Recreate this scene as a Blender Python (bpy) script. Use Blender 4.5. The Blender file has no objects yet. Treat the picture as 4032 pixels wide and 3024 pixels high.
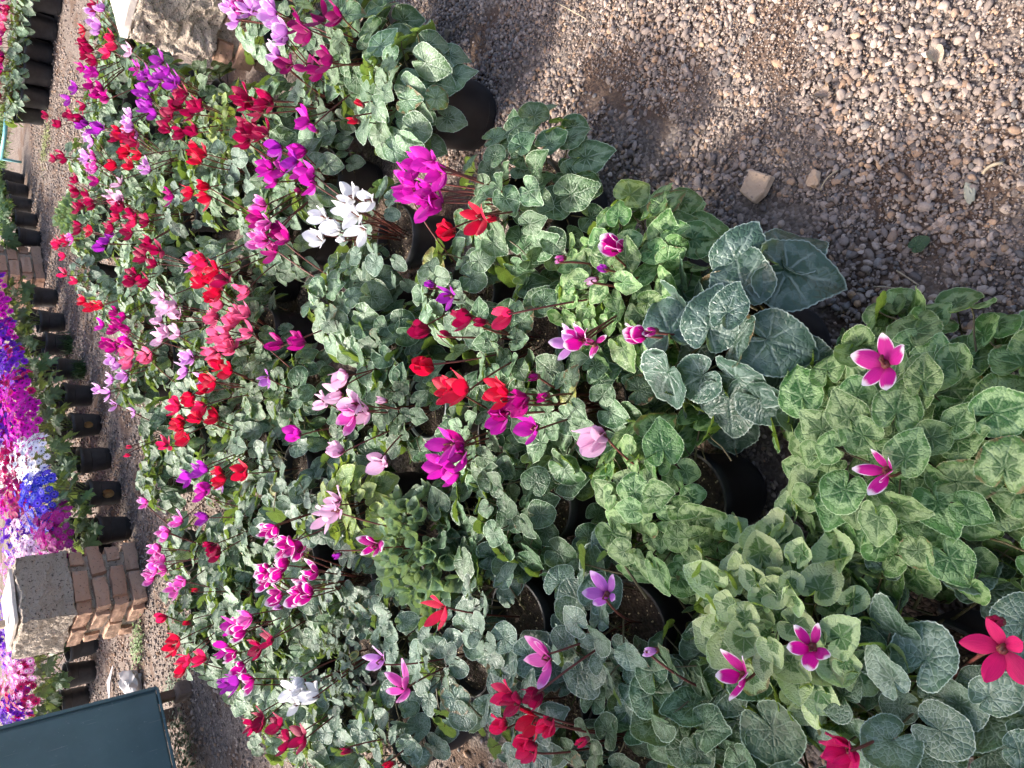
import bpy, math, random
import numpy as np
from mathutils import Vector, Matrix, Euler
R = math.radians
random.seed(7)
rng = np.random.default_rng(11)

# ------------------------------------------------------------------ camera, sky, sun, exposure
scene = bpy.context.scene
PITCH, CAMH = R(42), 1.5
cam_d = bpy.data.cameras.new('camera'); cam = bpy.data.objects.new('camera', cam_d)
scene.collection.objects.link(cam); scene.camera = cam
FW = Vector((0, math.cos(PITCH), -math.sin(PITCH))); UP = Vector((0, math.sin(PITCH), math.cos(PITCH))); RT = Vector((1, 0, 0))
m = Matrix.Identity(4)                       # the phone was held upright, the file lies on its side: camera rolled by 90 degrees
for i in range(3):
    m[i][0] = -UP[i]; m[i][1] = RT[i]; m[i][2] = -FW[i]
m[2][3] = CAMH
cam.matrix_world = m
cam_d.sensor_width = 36; cam_d.lens = 26.0; cam_d.clip_start = 0.02; cam_d.clip_end = 500
SUN_EL, SUN_AZ = R(44), R(-48.7)             # azimuth from +Y towards +X
world = bpy.data.worlds.new('World'); scene.world = world; world.use_nodes = True
wt = world.node_tree
sky = wt.nodes.new('ShaderNodeTexSky'); sky.sky_type = 'NISHITA'; sky.sun_disc = False
sky.sun_elevation = SUN_EL; sky.sun_rotation = SUN_AZ % (2*math.pi); sky.dust_density = 5.0; sky.air_density = .6; sky.ozone_density = .3
wt.links.new(sky.outputs[0], wt.nodes['Background'].inputs[0]); wt.nodes['Background'].inputs[1].default_value = 0.15
sun_d = bpy.data.lights.new('sun', 'SUN'); sun_d.energy = 2.3; sun_d.angle = R(6); sun_d.color = (1.0, 0.95, 0.88)
sun = bpy.data.objects.new('sun', sun_d); scene.collection.objects.link(sun); sun.location = (-6, 6, 8)
sd = Vector((math.sin(SUN_AZ)*math.cos(SUN_EL), math.cos(SUN_AZ)*math.cos(SUN_EL), math.sin(SUN_EL)))
sun.rotation_euler = (-sd).to_track_quat('-Z', 'Y').to_euler()
vs = scene.view_settings; vs.view_transform = 'Standard'; vs.look = 'None'; vs.gamma = 1; vs.exposure = 1.66
cy = scene.cycles; cy.max_bounces = 4; cy.diffuse_bounces = 2; cy.glossy_bounces = 2; cy.transmission_bounces = 3; cy.caustics_reflective = False; cy.caustics_refractive = False; cy.use_adaptive_sampling = True; cy.adaptive_threshold = .03; cy.use_denoising = True

# ------------------------------------------------------------------ measuring: photo pixel -> point on a level plane
def at(x, y, z):
    d = FW*2912 + RT*(1512-y) + UP*(2016-x)
    return Vector((0, 0, CAMH)) + d*((z-CAMH)/d.z)
def disp(x, y, z): return at(x*4032/2212, y*4032/2212, z)
ZONES = {'A': (0, 0, 1.659), 'B': (0, 1000, 1.659), 'C': (0, 2000, 1.62), 'D': (1000, 0, 1.659), 'E': (1000, 1000, 1.659), 'F': (1000, 2000, 1.62),
         'G': (2000, 0, 1.659), 'H': (2000, 1000, 1.659), 'I': (2000, 2000, 1.62), 'K': (3000, 1000, 1.659), 'L': (3000, 2000, 1.62)}
def zone(z, x, y): o = ZONES[z]; return o[0]+x/o[2], o[1]+y/o[2]
E1 = Vector((.607, .795, 0)); E2 = Vector((.795, -.607, 0))      # along the rows, across the rows

# ------------------------------------------------------------------ helpers
COL = scene.collection
def lin(r, g, b):
    f = lambda c: (c/255/12.92) if c/255 <= .04045 else ((c/255+.055)/1.055)**2.4
    return (f(r), f(g), f(b), 1)
def link(name, mesh, parent=None, loc=None, rot=None, scale=None, mat=None):
    o = bpy.data.objects.new(name, mesh); COL.objects.link(o)
    if parent: o.parent = parent
    if mat is not None: o.matrix_local = mat
    else:
        if loc is not None: o.location = loc
        if rot is not None: o.rotation_euler = rot
        if scale is not None: o.scale = (scale,)*3 if isinstance(scale, (int, float)) else scale
    return o
def tag(o, label=None, cat=None, group=None, kind=None):
    if label: o['label'] = label
    if cat: o['category'] = cat
    if group: o['group'] = group
    if kind: o['kind'] = kind
    return o
class MB:
    def __init__(s): s.v = []; s.f = []; s.m = []; s.uv1 = []; s.uv2 = []
    def add(s, vs, fs, mi=0):
        o = len(s.v); s.v += [tuple(v) for v in vs]; s.f += [tuple(i+o for i in f) for f in fs]; s.m += [mi]*len(fs); return o
    def box(s, c, size, mat=None, mi=0):
        hx, hy, hz = size[0]/2, size[1]/2, size[2]/2
        vs = [Vector((x, y, z)) for x in (-hx, hx) for y in (-hy, hy) for z in (-hz, hz)]
        if mat is not None: vs = [mat @ v for v in vs]
        vs = [v+Vector(c) for v in vs]
        s.add(vs, [(0, 1, 3, 2), (4, 6, 7, 5), (0, 4, 5, 1), (2, 3, 7, 6), (0, 2, 6, 4), (1, 5, 7, 3)], mi)
    def tube(s, pts, radii, n=6, mi=0, cap=True):
        pts = [Vector(p) for p in pts]; vs = []; fs = []
        ref = Vector((0.3, 1, 0.2)).normalized()
        for i, p in enumerate(pts):
            t = (pts[min(i+1, len(pts)-1)]-pts[max(i-1, 0)]).normalized()
            a = t.cross(ref)
            if a.length < 1e-3: a = t.cross(Vector((1, 0, 0)))
            a.normalize(); b = t.cross(a)
            r = radii[i] if hasattr(radii, '__len__') else radii
            for k in range(n):
                w = 2*math.pi*k/n; vs.append(p+(a*math.cos(w)+b*math.sin(w))*r)
        for i in range(len(pts)-1):
            for k in range(n):
                k2 = (k+1) % n; fs.append((i*n+k, i*n+k2, (i+1)*n+k2, (i+1)*n+k))
        if cap: fs += [tuple(range(n))[::-1], tuple(range((len(pts)-1)*n, len(pts)*n))]
        s.add(vs, fs, mi)
    def lathe(s, prof, n=32, mi=0):
        vs = []; fs = []
        for r, z in prof:
            for k in range(n): w = 2*math.pi*k/n; vs.append((r*math.cos(w), r*math.sin(w), z))
        for i in range(len(prof)-1):
            for k in range(n): k2 = (k+1) % n; fs.append((i*n+k, i*n+k2, (i+1)*n+k2, (i+1)*n+k))
        s.add(vs, fs, mi)
    def mesh(s, name, mats, smooth=True):
        me = bpy.data.meshes.new(name); me.from_pydata(s.v, [], s.f)
        for mt in mats: me.materials.append(mt)
        if any(s.m): me.polygons.foreach_set('material_index', s.m)
        if smooth: me.polygons.foreach_set('use_smooth', [True]*len(s.f))
        me.update(); return me
def smooth_by_angle(me, ang=35):
    try: me.set_sharp_from_angle(angle=R(ang))
    except Exception: pass
def interp(x, xs, ys): return float(np.interp(x, xs, ys))

# ------------------------------------------------------------------ material helpers
class NT:
    def __init__(s, name):
        s.mat = bpy.data.materials.new(name); s.mat.use_nodes = True; s.t = s.mat.node_tree
        s.bsdf = s.t.nodes['Principled BSDF']; s.out = s.t.nodes['Material Output']
    def n(s, typ, **k):
        nd = s.t.nodes.new('ShaderNode'+typ)
        for a, b in k.items():
            if a.startswith('i_'):
                key = a[2:]; nd.inputs[int(key) if key.isdigit() else key].default_value = b
            else: setattr(nd, a, b)
        return nd
    def l(s, a, b): s.t.links.new(a, b)
    def put(s, sock, v):
        if isinstance(v, (int, float)): sock.default_value = v
        elif isinstance(v, tuple): sock.default_value = v
        else: s.l(v, sock)
    def math(s, op, a, b=None, c=None, clamp=False):
        nd = s.n('Math', operation=op); nd.use_clamp = clamp
        for i, v in enumerate((a, b, c)):
            if v is not None: s.put(nd.inputs[i], v)
        return nd.outputs[0]
    def step(s, v, lo, hi):
        nd = s.n('MapRange', interpolation_type='SMOOTHSTEP'); s.put(nd.inputs[0], v); s.put(nd.inputs[1], lo); s.put(nd.inputs[2], hi); return nd.outputs[0]
    def mix(s, f, a, b):
        nd = s.n('Mix', data_type='RGBA'); s.put(nd.inputs[0], f); s.put(nd.inputs[6], a); s.put(nd.inputs[7], b); return nd.outputs[2]
    def noise(s, vec=None, scale=5, detail=3, rough=.55, out=0):
        nd = s.n('TexNoise'); nd.inputs['Scale'].default_value = scale; nd.inputs['Detail'].default_value = detail; nd.inputs['Roughness'].default_value = rough
        if vec is not None: s.l(vec, nd.inputs['Vector'])
        return nd.outputs[out]
    def ramp(s, f, stops):
        nd = s.n('ValToRGB'); s.put(nd.inputs[0], f); els = nd.color_ramp.elements
        while len(els) < len(stops): els.new(.5)
        for e, (p, c) in zip(els, stops): e.position = p; e.color = c
        return nd.outputs[0]
    def bump(s, h, strength=.4, dist=.002):
        nd = s.n('Bump'); nd.inputs['Strength'].default_value = strength; nd.inputs['Distance'].default_value = dist; s.put(nd.inputs['Height'], h); return nd.outputs[0]
    def color(s, c): s.put(s.bsdf.inputs['Base Color'], c)
    def rough(s, c): s.put(s.bsdf.inputs['Roughness'], c)
    def spec(s, c): s.bsdf.inputs['Specular IOR Level'].default_value = c
    def normal(s, c): s.l(c, s.bsdf.inputs['Normal'])
    def translucent(s, col, fac):
        tr = s.n('BsdfTranslucent'); s.put(tr.inputs[0], col); mx = s.n('MixShader'); s.put(mx.inputs[0], fac)
        s.l(s.bsdf.outputs[0], mx.inputs[1]); s.l(tr.outputs[0], mx.inputs[2]); s.l(mx.outputs[0], s.out.inputs[0])
def simple(name, col, rough=.6, noise_amt=.25, scale=30, spec=.4, bump=0):
    k = NT(name); tc = k.n('TexCoord').outputs['Object']
    nz = k.noise(tc, scale, 4)
    c2 = tuple(c*(1-noise_amt) for c in col[:3])+(1,); c3 = tuple(min(1, c*(1+noise_amt)) for c in col[:3])+(1,)
    k.color(k.ramp(nz, [(.3, c2), (.7, c3)])); k.rough(rough); k.spec(spec)
    if bump: k.normal(k.bump(nz, bump, .004))
    return k.mat

# ---- leaf material: dark heart, silver marbled band, green margin, pale veins, paler underside
def leaf_mat(name, center, band, margin, vein, under, r1=.34, r2=.78, jag=.45, vein_f=.55, net=.35, rough=.42, trans=.2, rim=None, nveins=9):
    k = NT(name)
    pol = k.n('UVMap', uv_map='polar').outputs[0]; flat = k.n('UVMap', uv_map='flat').outputs[0]
    sp = k.n('SeparateXYZ'); k.l(pol, sp.inputs[0]); rn, th = sp.outputs[0], sp.outputs[1]
    rnd = k.n('ObjectInfo').outputs['Random']
    off = k.n('VectorMath', operation='ADD'); k.l(flat, off.inputs[0])
    cx = k.n('CombineXYZ'); k.l(k.math('MULTIPLY', rnd, 37.0), cx.inputs[0]); k.l(k.math('MULTIPLY', rnd, 91.0), cx.inputs[2]); k.l(cx.outputs[0], off.inputs[1])
    vec = off.outputs[0]
    nz = k.noise(vec, 3.2, 2, .6); nz2 = k.noise(vec, 11, 2, .6)
    thd = k.math('ADD', th, k.math('MULTIPLY', k.math('SUBTRACT', nz, .5), .05))
    pp = k.math('PINGPONG', k.math('ADD', k.math('MULTIPLY', thd, float(nveins)), .5 if nveins % 2 else 0.0), .5)
    dv = k.math('MULTIPLY', pp, rn)
    veinm = k.math('MULTIPLY', k.math('MULTIPLY', k.math('SUBTRACT', 1.0, k.step(dv, .012, .05)), k.step(rn, 1.0, .5)), k.step(rn, .02, .22))
    vo = k.n('TexVoronoi', feature='DISTANCE_TO_EDGE'); vo.inputs['Scale'].default_value = 7.5; k.l(vec, vo.inputs['Vector'])
    netm = k.math('SUBTRACT', 1.0, k.step(vo.outputs[0], .0, .10))
    rd = k.math('ADD', k.math('ADD', rn, k.math('MULTIPLY', k.math('SUBTRACT', nz, .5), jag)), k.math('MULTIPLY', k.math('MULTIPLY', k.math('SUBTRACT', pp, .25), rn), jag*.7))
    rd = k.math('ADD', rd, k.math('MULTIPLY', k.math('SUBTRACT', nz2, .5), jag*.35))
    rd = k.math('ADD', rd, k.math('MULTIPLY', k.math('SUBTRACT', k.math('FRACT', k.math('MULTIPLY', rnd, 7.77)), .5), .26))
    m1 = k.step(rd, r1-.05, r1+.05); m2 = k.step(rd, r2-.05, r2+.06)
    bv_ = k.mix(k.math('MULTIPLY', k.math('FRACT', k.math('MULTIPLY', rnd, 29.3)), .55), band, margin)
    c = k.mix(m1, center, bv_); c = k.mix(m2, c, margin)
    c = k.mix(k.math('MULTIPLY', k.math('MULTIPLY', netm, net*1.5), k.math('ADD', .25, k.math('MULTIPLY', k.math('SUBTRACT', m1, m2), .75), clamp=True)), c, vein)
    c = k.mix(k.math('MULTIPLY', veinm, vein_f), c, vein)
    c = k.mix(k.step(rn, .95, .99), c, rim or vein)
    hs = k.n('HueSaturation'); k.l(c, hs.inputs['Color'])
    k.l(k.math('ADD', .488, k.math('MULTIPLY', rnd, .024)), hs.inputs['Hue']); k.l(k.math('ADD', .78, k.math('MULTIPLY', rnd, .4)), hs.inputs['Value'])
    rnd2 = k.math('FRACT', k.math('MULTIPLY', rnd, 17.31)); yl = k.math('MULTIPLY', k.math('GREATER_THAN', rnd2, .9985), k.math('ADD', .25, k.math('MULTIPLY', k.step(rn, .3, 1.0), .6)))
    cy_ = k.mix(yl, hs.outputs[0], (.34, .33, .06, 1)); cy_ = k.mix(k.math('MULTIPLY', k.math('MULTIPLY', k.math('GREATER_THAN', rnd2, .92), k.step(rd, .93, 1.05)), .8), cy_, (.16, .09, .03, 1))
    cu = k.mix(k.math('MULTIPLY', netm, .25), under, tuple(min(1, x*1.5) for x in under[:3])+(1,))
    geo = k.n('NewGeometry'); c = k.mix(geo.outputs['Backfacing'], cy_, cu)
    k.color(c); k.rough(k.math('ADD', rough-.09, k.math('MULTIPLY', nz2, .15))); k.spec(.5)
    h = k.math('ADD', k.math('MULTIPLY', k.step(vo.outputs[0], 0, .25), .6), k.math('MULTIPLY', k.math('MULTIPLY', k.step(dv, .0, .09), k.step(rn, .05, .3)), .7))
    k.normal(k.bump(h, .6, .0024))
    k.translucent(k.mix(.55, c, (.30, .42, .06, 1)), trans)
    return k.mat
def g(r, g_, b): return (r, g_, b, 1)
LM = {
 'silver': leaf_mat('leaf_silver', g(.03, .085, .03), g(.165, .255, .155), g(.075, .155, .065), g(.44, .55, .42), g(.20, .31, .06), r1=.28, r2=.84, jag=.6, net=.22),
 'marble': leaf_mat('leaf_marble', g(.026, .078, .024), g(.155, .25, .135), g(.045, .115, .036), g(.40, .51, .34), g(.20, .31, .05), r1=.40, r2=.80, jag=.65, net=.16),
 'dark':   leaf_mat('leaf_dark', g(.02, .062, .02), g(.08, .155, .075), g(.028, .08, .026), g(.34, .46, .31), g(.15, .25, .04), r1=.45, r2=.74, jag=.55, net=.2, vein_f=.3),
 'grey':   leaf_mat('leaf_grey', g(.038, .09, .05), g(.12, .195, .135), g(.055, .115, .066), g(.40, .50, .41), g(.15, .25, .07), r1=.32, r2=.85, jag=.5, net=.3, vein_f=.3, rough=.38),
 'blue':   leaf_mat('leaf_blue', g(.032, .072, .045), g(.11, .165, .135), g(.042, .088, .06), g(.30, .38, .32), g(.14, .22, .08), r1=.46, r2=.74, jag=.8, net=.08, vein_f=.5, rough=.36, nveins=7),
 'bright': leaf_mat('leaf_bright', g(.042, .122, .028), g(.28, .41, .175), g(.08, .19, .042), g(.39, .52, .26), g(.25, .38, .05), r1=.50, r2=.80, jag=.6, net=.08, vein_f=.4, trans=.25, nveins=7),
 'lime':   leaf_mat('leaf_lime', g(.07, .17, .045), g(.44, .555, .29), g(.36, .49, .21), g(.53, .63, .40), g(.30, .42, .07), r1=.48, r2=.88, jag=.45, net=.1, vein_f=.35, trans=.25, nveins=7),
 'yellow': leaf_mat('leaf_yellow', g(.06, .14, .03), g(.22, .33, .13), g(.22, .32, .05), g(.44, .53, .22), g(.32, .41, .06), r1=.3, r2=.78, jag=.5, net=.35, trans=.28),
 'curl':   leaf_mat('leaf_curl', g(.03, .09, .03), g(.06, .135, .05), g(.30, .42, .27), g(.36, .47, .32), g(.24, .35, .17), r1=.35, r2=.70, jag=.3, net=.08, vein_f=.35),
 'cineraria': leaf_mat('leaf_cineraria', g(.055, .13, .04), g(.07, .145, .05), g(.05, .12, .04), g(.15, .23, .09), g(.18, .26, .09), jag=.2, net=.12, vein_f=.4, rough=.5, trans=.3),
 'dry':    leaf_mat('leaf_dry', g(.34, .25, .19), g(.38, .29, .22), g(.33, .25, .19), g(.42, .33, .26), g(.36, .28, .22), jag=.3, net=.2, trans=.1, rough=.7),
 'dead':   leaf_mat('leaf_dead', g(.22, .09, .03), g(.25, .11, .04), g(.20, .08, .03), g(.3, .15, .06), g(.28, .14, .06), jag=.3, net=.2, trans=.2, rough=.6),
}
STEM = simple('petiole_stem', g(.085, .07, .03), .5, .3, 60)
STALK = simple('flower_stalk_brown', g(.13, .035, .025), .45, .3, 60)
GREENSTEM = simple('green_stem', g(.12, .17, .05), .5, .3, 60)

# ---- petal materials
def petal_mat(name, main, base=None, edge=None, trans=.42):
    k = NT(name); base = base or tuple(c*.55 for c in main[:3])+(1,)
    uv = k.n('UVMap', uv_map='petal').outputs[0]; sp = k.n('SeparateXYZ'); k.l(uv, sp.inputs[0]); u, v = sp.outputs[0], sp.outputs[1]
    str_ = k.n('Mapping'); k.l(uv, str_.inputs[0]); str_.inputs['Scale'].default_value = (26, 2.2, 1)
    rnd = k.n('ObjectInfo').outputs['Random']
    nz = k.noise(str_.outputs[0], 1.0, 3)
    c = k.mix(k.step(v, .32, .02), main, base)
    c = k.mix(k.math('MULTIPLY', k.step(nz, .40, .72), .38), c, tuple(x*.6 for x in main[:3])+(1,))
    if edge:
        d = k.math('MULTIPLY', k.math('ABSOLUTE', k.math('SUBTRACT', u, .5)), 2.0)
        e = k.math('MAXIMUM', k.math('MULTIPLY', k.step(d, .70, 1.0), k.step(v, .15, .7)), k.step(v, .62, .98)); e = k.math('ADD', e, k.math('MULTIPLY', k.math('SUBTRACT', nz, .5), .9), clamp=True)
        c = k.mix(k.step(e, .25, .95), c, edge)
    hs = k.n('HueSaturation'); k.l(c, hs.inputs['Color']); k.l(k.math('ADD', .82, k.math('MULTIPLY', rnd, .3)), hs.inputs['Value'])
    c = hs.outputs[0]; k.color(c); k.rough(.5); k.spec(.3)
    k.bsdf.inputs['Sheen Weight'].default_value = .12
    k.normal(k.bump(nz, .25, .02)); k.translucent(c, trans); return k.mat
PETAL = {
 'hot': (lin(214, 12, 104), None, None), 'crimson': (lin(166, 6, 72), None, None), 'red': (lin(212, 12, 60), None, None), 'rose': (lin(226, 34, 96), None, None),
 'pink': (lin(238, 104, 150), lin(200, 60, 110), None), 'pale': (lin(244, 196, 226), lin(190, 70, 150), None), 'lil': (lin(222, 148, 226), lin(160, 60, 170), lin(243, 214, 244)),
 'violet': (lin(170, 42, 180), None, None), 'mag': (lin(186, 10, 132), None, None), 'magb': (lin(212, 36, 182), lin(150, 10, 120), None),
 'deep': (lin(150, 4, 98), None, None), 'pinkmag': (lin(228, 84, 186), lin(190, 20, 130), lin(246, 180, 226)), 'coral': (lin(226, 44, 82), lin(170, 8, 50), None),
 'white': (lin(244, 244, 248), lin(200, 200, 190), None), 'magw': (lin(206, 14, 150), lin(150, 0, 90), lin(250, 236, 248)), 'wilt': (lin(182, 96, 196), lin(120, 20, 120), lin(218, 178, 226)),
}
WORDS = {'hot': 'hot pink', 'crimson': 'crimson', 'red': 'red', 'rose': 'rose red', 'pink': 'salmon pink', 'pale': 'pale pink', 'lil': 'lilac', 'violet': 'violet', 'mag': 'magenta', 'magb': 'bright magenta',
         'deep': 'deep magenta', 'pinkmag': 'orchid pink', 'coral': 'coral red', 'white': 'white', 'magw': 'white-edged magenta', 'wilt': 'wilting purple'}
PM = {k: petal_mat('petal_'+k, *v) for k, v in PETAL.items()}

# ------------------------------------------------------------------ leaf meshes
def leaf_mesh(name, mat, kind, seed, cup=.0, wave=.12, droop=.15, fold=.1, segs=72, petiole=True, stem_mat=STEM, curl=0.0):
    rr = random.Random(seed); rings = (.16, .38, .6, .8, .93, 1.0)
    if kind == 'heart': xs = [0, 12, 30, 55, 90, 125, 150, 165, 174, 180]; ys = [1.16, .98, .85, .78, .73, .71, .68, .58, .34, .06]
    elif kind == 'round': xs = [0, 15, 35, 60, 90, 125, 150, 166, 175, 180]; ys = [.82, .80, .77, .75, .74, .74, .72, .64, .38, .06]
    elif kind == 'oval': xs = [0, 14, 35, 60, 90, 120, 150, 170, 180]; ys = [.98, .92, .76, .62, .52, .48, .44, .36, .16]
    else: xs = [0, 180]; ys = [.9, .7]
    dd_ = np.arange(0, 181, 1.0); yy_ = np.interp(dd_, xs, ys); kk_ = np.hanning(17); kk_ /= kk_.sum(); ext_ = np.concatenate([yy_[8:0:-1], yy_, yy_[-2:-10:-1]]); ys = np.convolve(ext_, kk_, 'valid'); xs = dd_
    asym = rr.uniform(-.08, .08); ph = rr.uniform(0, 6.28); ph2 = rr.uniform(0, 6.28); nw = rr.choice((2, 2, 3, 3))
    vs = [(0, 0, 0)]; pol = [(0, .5)]; fl = [(0, 0)]; fs = []
    for ri, rn in enumerate(rings):
        for k in range(segs):
            th = -math.pi+2*math.pi*(k+.5)/segs; d = abs(math.degrees(th))
            r = interp(d, xs, ys)*(1+asym*math.sin(th)+.03*math.sin(5*th+ph))
            if kind == 'lobed':
                r = .62*(1+.22*math.cos(th*7)+.09*math.cos(th*21+1)+.06*math.sin(th*3+ph)) * (1-.45*max(0, (d-140)/40)**2) + .12*math.cos(th)
            if rn > .9: r *= 1+(.013 if kind != 'lobed' else .04)*(1 if k % 2 else -1)*(rn-.9)*10
            x, y = rn*r*math.cos(th), rn*r*math.sin(th)
            z = cup*(rn*r)**2 + fold*abs(y)*rn - droop*max(0, x)**2.2 + wave*rn**2.5*math.sin(nw*th+ph) + .014*rn*math.sin(7*th+ph2)
            z += .10*rn*max(0, (d-120)/60)
            if curl: z += curl*rn**3; x *= 1-.22*curl*rn**3; y *= 1-.22*curl*rn**3
            if rn > .75: z += rr.uniform(-.005, .005)+.014*(rn-.75)*4*math.sin(13*th+ph2)
            vs.append((x, y, z)); pol.append((rn, (th/math.pi+1)/2)); fl.append((x, y))
    for k in range(segs-1): fs.append((0, 1+k, 2+k))
    for ri in range(len(rings)-1):
        o = 1+ri*segs; o2 = o+segs
        for k in range(segs-1): fs.append((o+k, o2+k, o2+k+1, o+k+1))
    nleaf = len(fs); mb = MB(); mb.add(vs, fs)
    if petiole:
        mb.tube([(0, 0, -.012), (-.16, rr.uniform(-.05, .05), -.25), (-.42, rr.uniform(-.1, .1), -.8), (-.66, rr.uniform(-.12, .12), -1.35)], [.03, .032, .036, .04], 5, 1, False)
    me = mb.mesh(name, [mat, stem_mat])
    pol += [(.5, .5)]*(len(mb.v)-len(pol)); fl += [(0, 0)]*(len(mb.v)-len(fl))
    li = np.empty(len(me.loops), int); me.loops.foreach_get('vertex_index', li)
    for nm, dat in (('polar', pol), ('flat', fl)):
        u = me.uv_layers.new(name=nm); u.data.foreach_set('uv', np.array(dat)[li].ravel().astype(np.float32))
    return me
STY = {  # style: kinds, cup, wave, droop, fold, curl, (size min, max)
 'silver': (('heart', 'heart', 'round'), .05, .08, .2, .12, 0), 'marble': (('heart', 'heart', 'round'), .05, .07, .2, .12, 0), 'dark': (('round', 'heart'), .08, .10, .15, .1, 0),
 'grey': (('oval', 'round'), .05, .06, .15, .12, 0), 'blue': (('heart',), .0, .09, .25, .08, 0), 'bright': (('heart', 'heart', 'round'), .02, .06, .25, .12, 0),
 'lime': (('round', 'heart'), .1, .10, .12, .1, .15), 'yellow': (('heart', 'oval'), .12, .10, .1, .15, .1), 'curl': (('oval', 'heart'), .3, .14, .0, .25, .55),
}
LEAF = {}
for si, (s, (kinds, cup, wave, droop, fold, curl)) in enumerate(STY.items()):
    LEAF[s] = [leaf_mesh('leaf_'+s, LM[s], kinds[i % len(kinds)], si*50+i, cup+random.uniform(-.12, .12), wave*random.uniform(.5, 1.7), droop*random.uniform(.3, 1.6), fold*random.uniform(0, 1.8), curl=curl*random.uniform(.5, 1.3)) for i in range(7)]
LEAF['cineraria'] = [leaf_mesh('leaf_cineraria', LM['cineraria'], 'lobed', 900+i, random.uniform(-.2, .1), .10, .25, .05, stem_mat=GREENSTEM) for i in range(5)]
LEAF['dead'] = [leaf_mesh('leaf_dead', LM['dead'], 'oval', 950+i, .3, .2, .2, .2, petiole=False) for i in range(2)]

LEAF['dry'] = [leaf_mesh('leaf_dry', LM['dry'], 'oval', 970+i, .5, .3, .2, .3, petiole=False) for i in range(2)]
# ------------------------------------------------------------------ petal meshes
def petal_mesh(name, mat, kind, seed):
    rr = random.Random(seed); nu, nv = 6, 9
    W = {'reg': .27, 'wide': .33, 'narrow': .2, 'ruf': .34}[kind]; twist = rr.uniform(.15, .5)*rr.choice((-1, 1)); bend = rr.uniform(-.05, .28)
    vs = []; uv = []; fs = []
    for j in range(nv):
        t = j/(nv-1); w = W*(math.sin(math.pi*min(1, (.10+.90*t)**1.15))**.62 if t < 1 else 0.0)*(1.0 if t > .2 else .75+t*1.25)
        if t == 1: w = .035
        for i in range(nu):
            u = i/(nu-1)*2-1; a = twist*t
            x = bend*t*t + .16*w/W*W*(u*u)*1.6; y = u*w; z = t
            if kind == 'ruf': x += .05*math.sin(u*7+t*6)*t; z += .04*math.sin(u*9+seed)*t
            else: x += .02*math.sin(u*3+t*5+seed)*t
            x, y = x*math.cos(a)-y*math.sin(a), x*math.sin(a)+y*math.cos(a)
            vs.append((x, y, z)); uv.append(((u+1)/2, t))
    for j in range(nv-1):
        for i in range(nu-1): fs.append((j*nu+i, j*nu+i+1, (j+1)*nu+i+1, (j+1)*nu+i))
    mb = MB(); mb.add(vs, fs); me = mb.mesh(name, [mat])
    li = np.empty(len(me.loops), int); me.loops.foreach_get('vertex_index', li)
    u = me.uv_layers.new(name='petal'); u.data.foreach_set('uv', np.array(uv)[li].ravel().astype(np.float32)); return me
PETALS = {c: {k: [petal_mesh('petal_'+c, PM[c], k, i*17+3) for i in range(2)] for k in ('reg', 'wide', 'narrow', 'ruf')} for c in PETAL}

# ------------------------------------------------------------------ pots
PLASTIC = NT('black_plastic'); _tc = PLASTIC.n('TexCoord').outputs['Object']; _n = PLASTIC.noise(_tc, 25, 4)
PLASTIC.color(PLASTIC.ramp(_n, [(.35, g(.010, .010, .012)), (.75, g(.03, .029, .03))])); PLASTIC.rough(PLASTIC.math('ADD', .38, PLASTIC.math('MULTIPLY', _n, .25))); PLASTIC = PLASTIC.mat
WHITERIM = simple('pale_plastic', g(.42, .44, .45), .45, .1)
SOIL = NT('potting_soil'); _tc = SOIL.n('TexCoord').outputs['Object']; _v = SOIL.n('TexVoronoi'); _v.inputs['Scale'].default_value = 150; SOIL.l(_tc, _v.inputs['Vector'])
_c = SOIL.ramp(SOIL.noise(_tc, 60, 4), [(.3, g(.02, .013, .009)), (.7, g(.07, .045, .03))])
_sp = SOIL.n('SeparateColor'); SOIL.l(_v.outputs['Color'], _sp.inputs[0])
SOIL.color(SOIL.mix(SOIL.math('MULTIPLY', SOIL.math('GREATER_THAN', _sp.outputs[0], .82), SOIL.step(_v.outputs[0], .45, .3)), _c, g(.45, .36, .22)))
SOIL.rough(.9); SOIL.normal(SOIL.bump(SOIL.math('ADD', _v.outputs[0], SOIL.noise(_tc, 40, 4)), .8, .006)); SOIL = SOIL.mat
def pot_mesh(rt, rb, h, mat, name, rim=None):
    mb = MB()
    mb.lathe([(0.001, .004), (rb-.006, .004), (rb, .0), (rb+.004, .01), (rb+.005, .03), (rb+.009, .034), (rt-.012, h*.62), (rt-.008, h*.64), (rt-.006, h-.03), (rt-.005, h-.026), (rt+.004, h-.024), (rt+.005, h-.004), (rt+.002, h), (rt-.003, h), (rt-.006, h-.006), (rt-.012, h-.05), (rt-.02, h*.5)], 36)
    if rim: mb.m = [1 if all(mb.v[i][2] > h-.027 for i in f) else 0 for f in mb.f]
    me = mb.mesh(name, [mat] + ([rim] if rim else [])); smooth_by_angle(me, 40); return me
def soil_mesh(r, z):
    mb = MB(); vs = [(0, 0, z+.006)]; fs = []; n = 28
    for j in (1, 2, 3):
        for k in range(n): a = 2*math.pi*k/n; vs.append((r*j/3*math.cos(a), r*j/3*math.sin(a), z+(random.uniform(-.004, .006) if j < 3 else -.004)))
    for k in range(n): fs.append((0, 1+k, 1+(k+1) % n))
    for j in (0, 1):
        for k in range(n): fs.append((1+j*n+k, 1+(j+1)*n+k, 1+(j+1)*n+(k+1) % n, 1+j*n+(k+1) % n))
    mb.add(vs, fs); return mb.mesh('soil', [SOIL])
POT = pot_mesh(.102, .078, .205, PLASTIC, 'pot'); POTW = pot_mesh(.1, .078, .2, PLASTIC, 'pale_rimmed_pot', WHITERIM); SOILM = soil_mesh(.092, .178)
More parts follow.
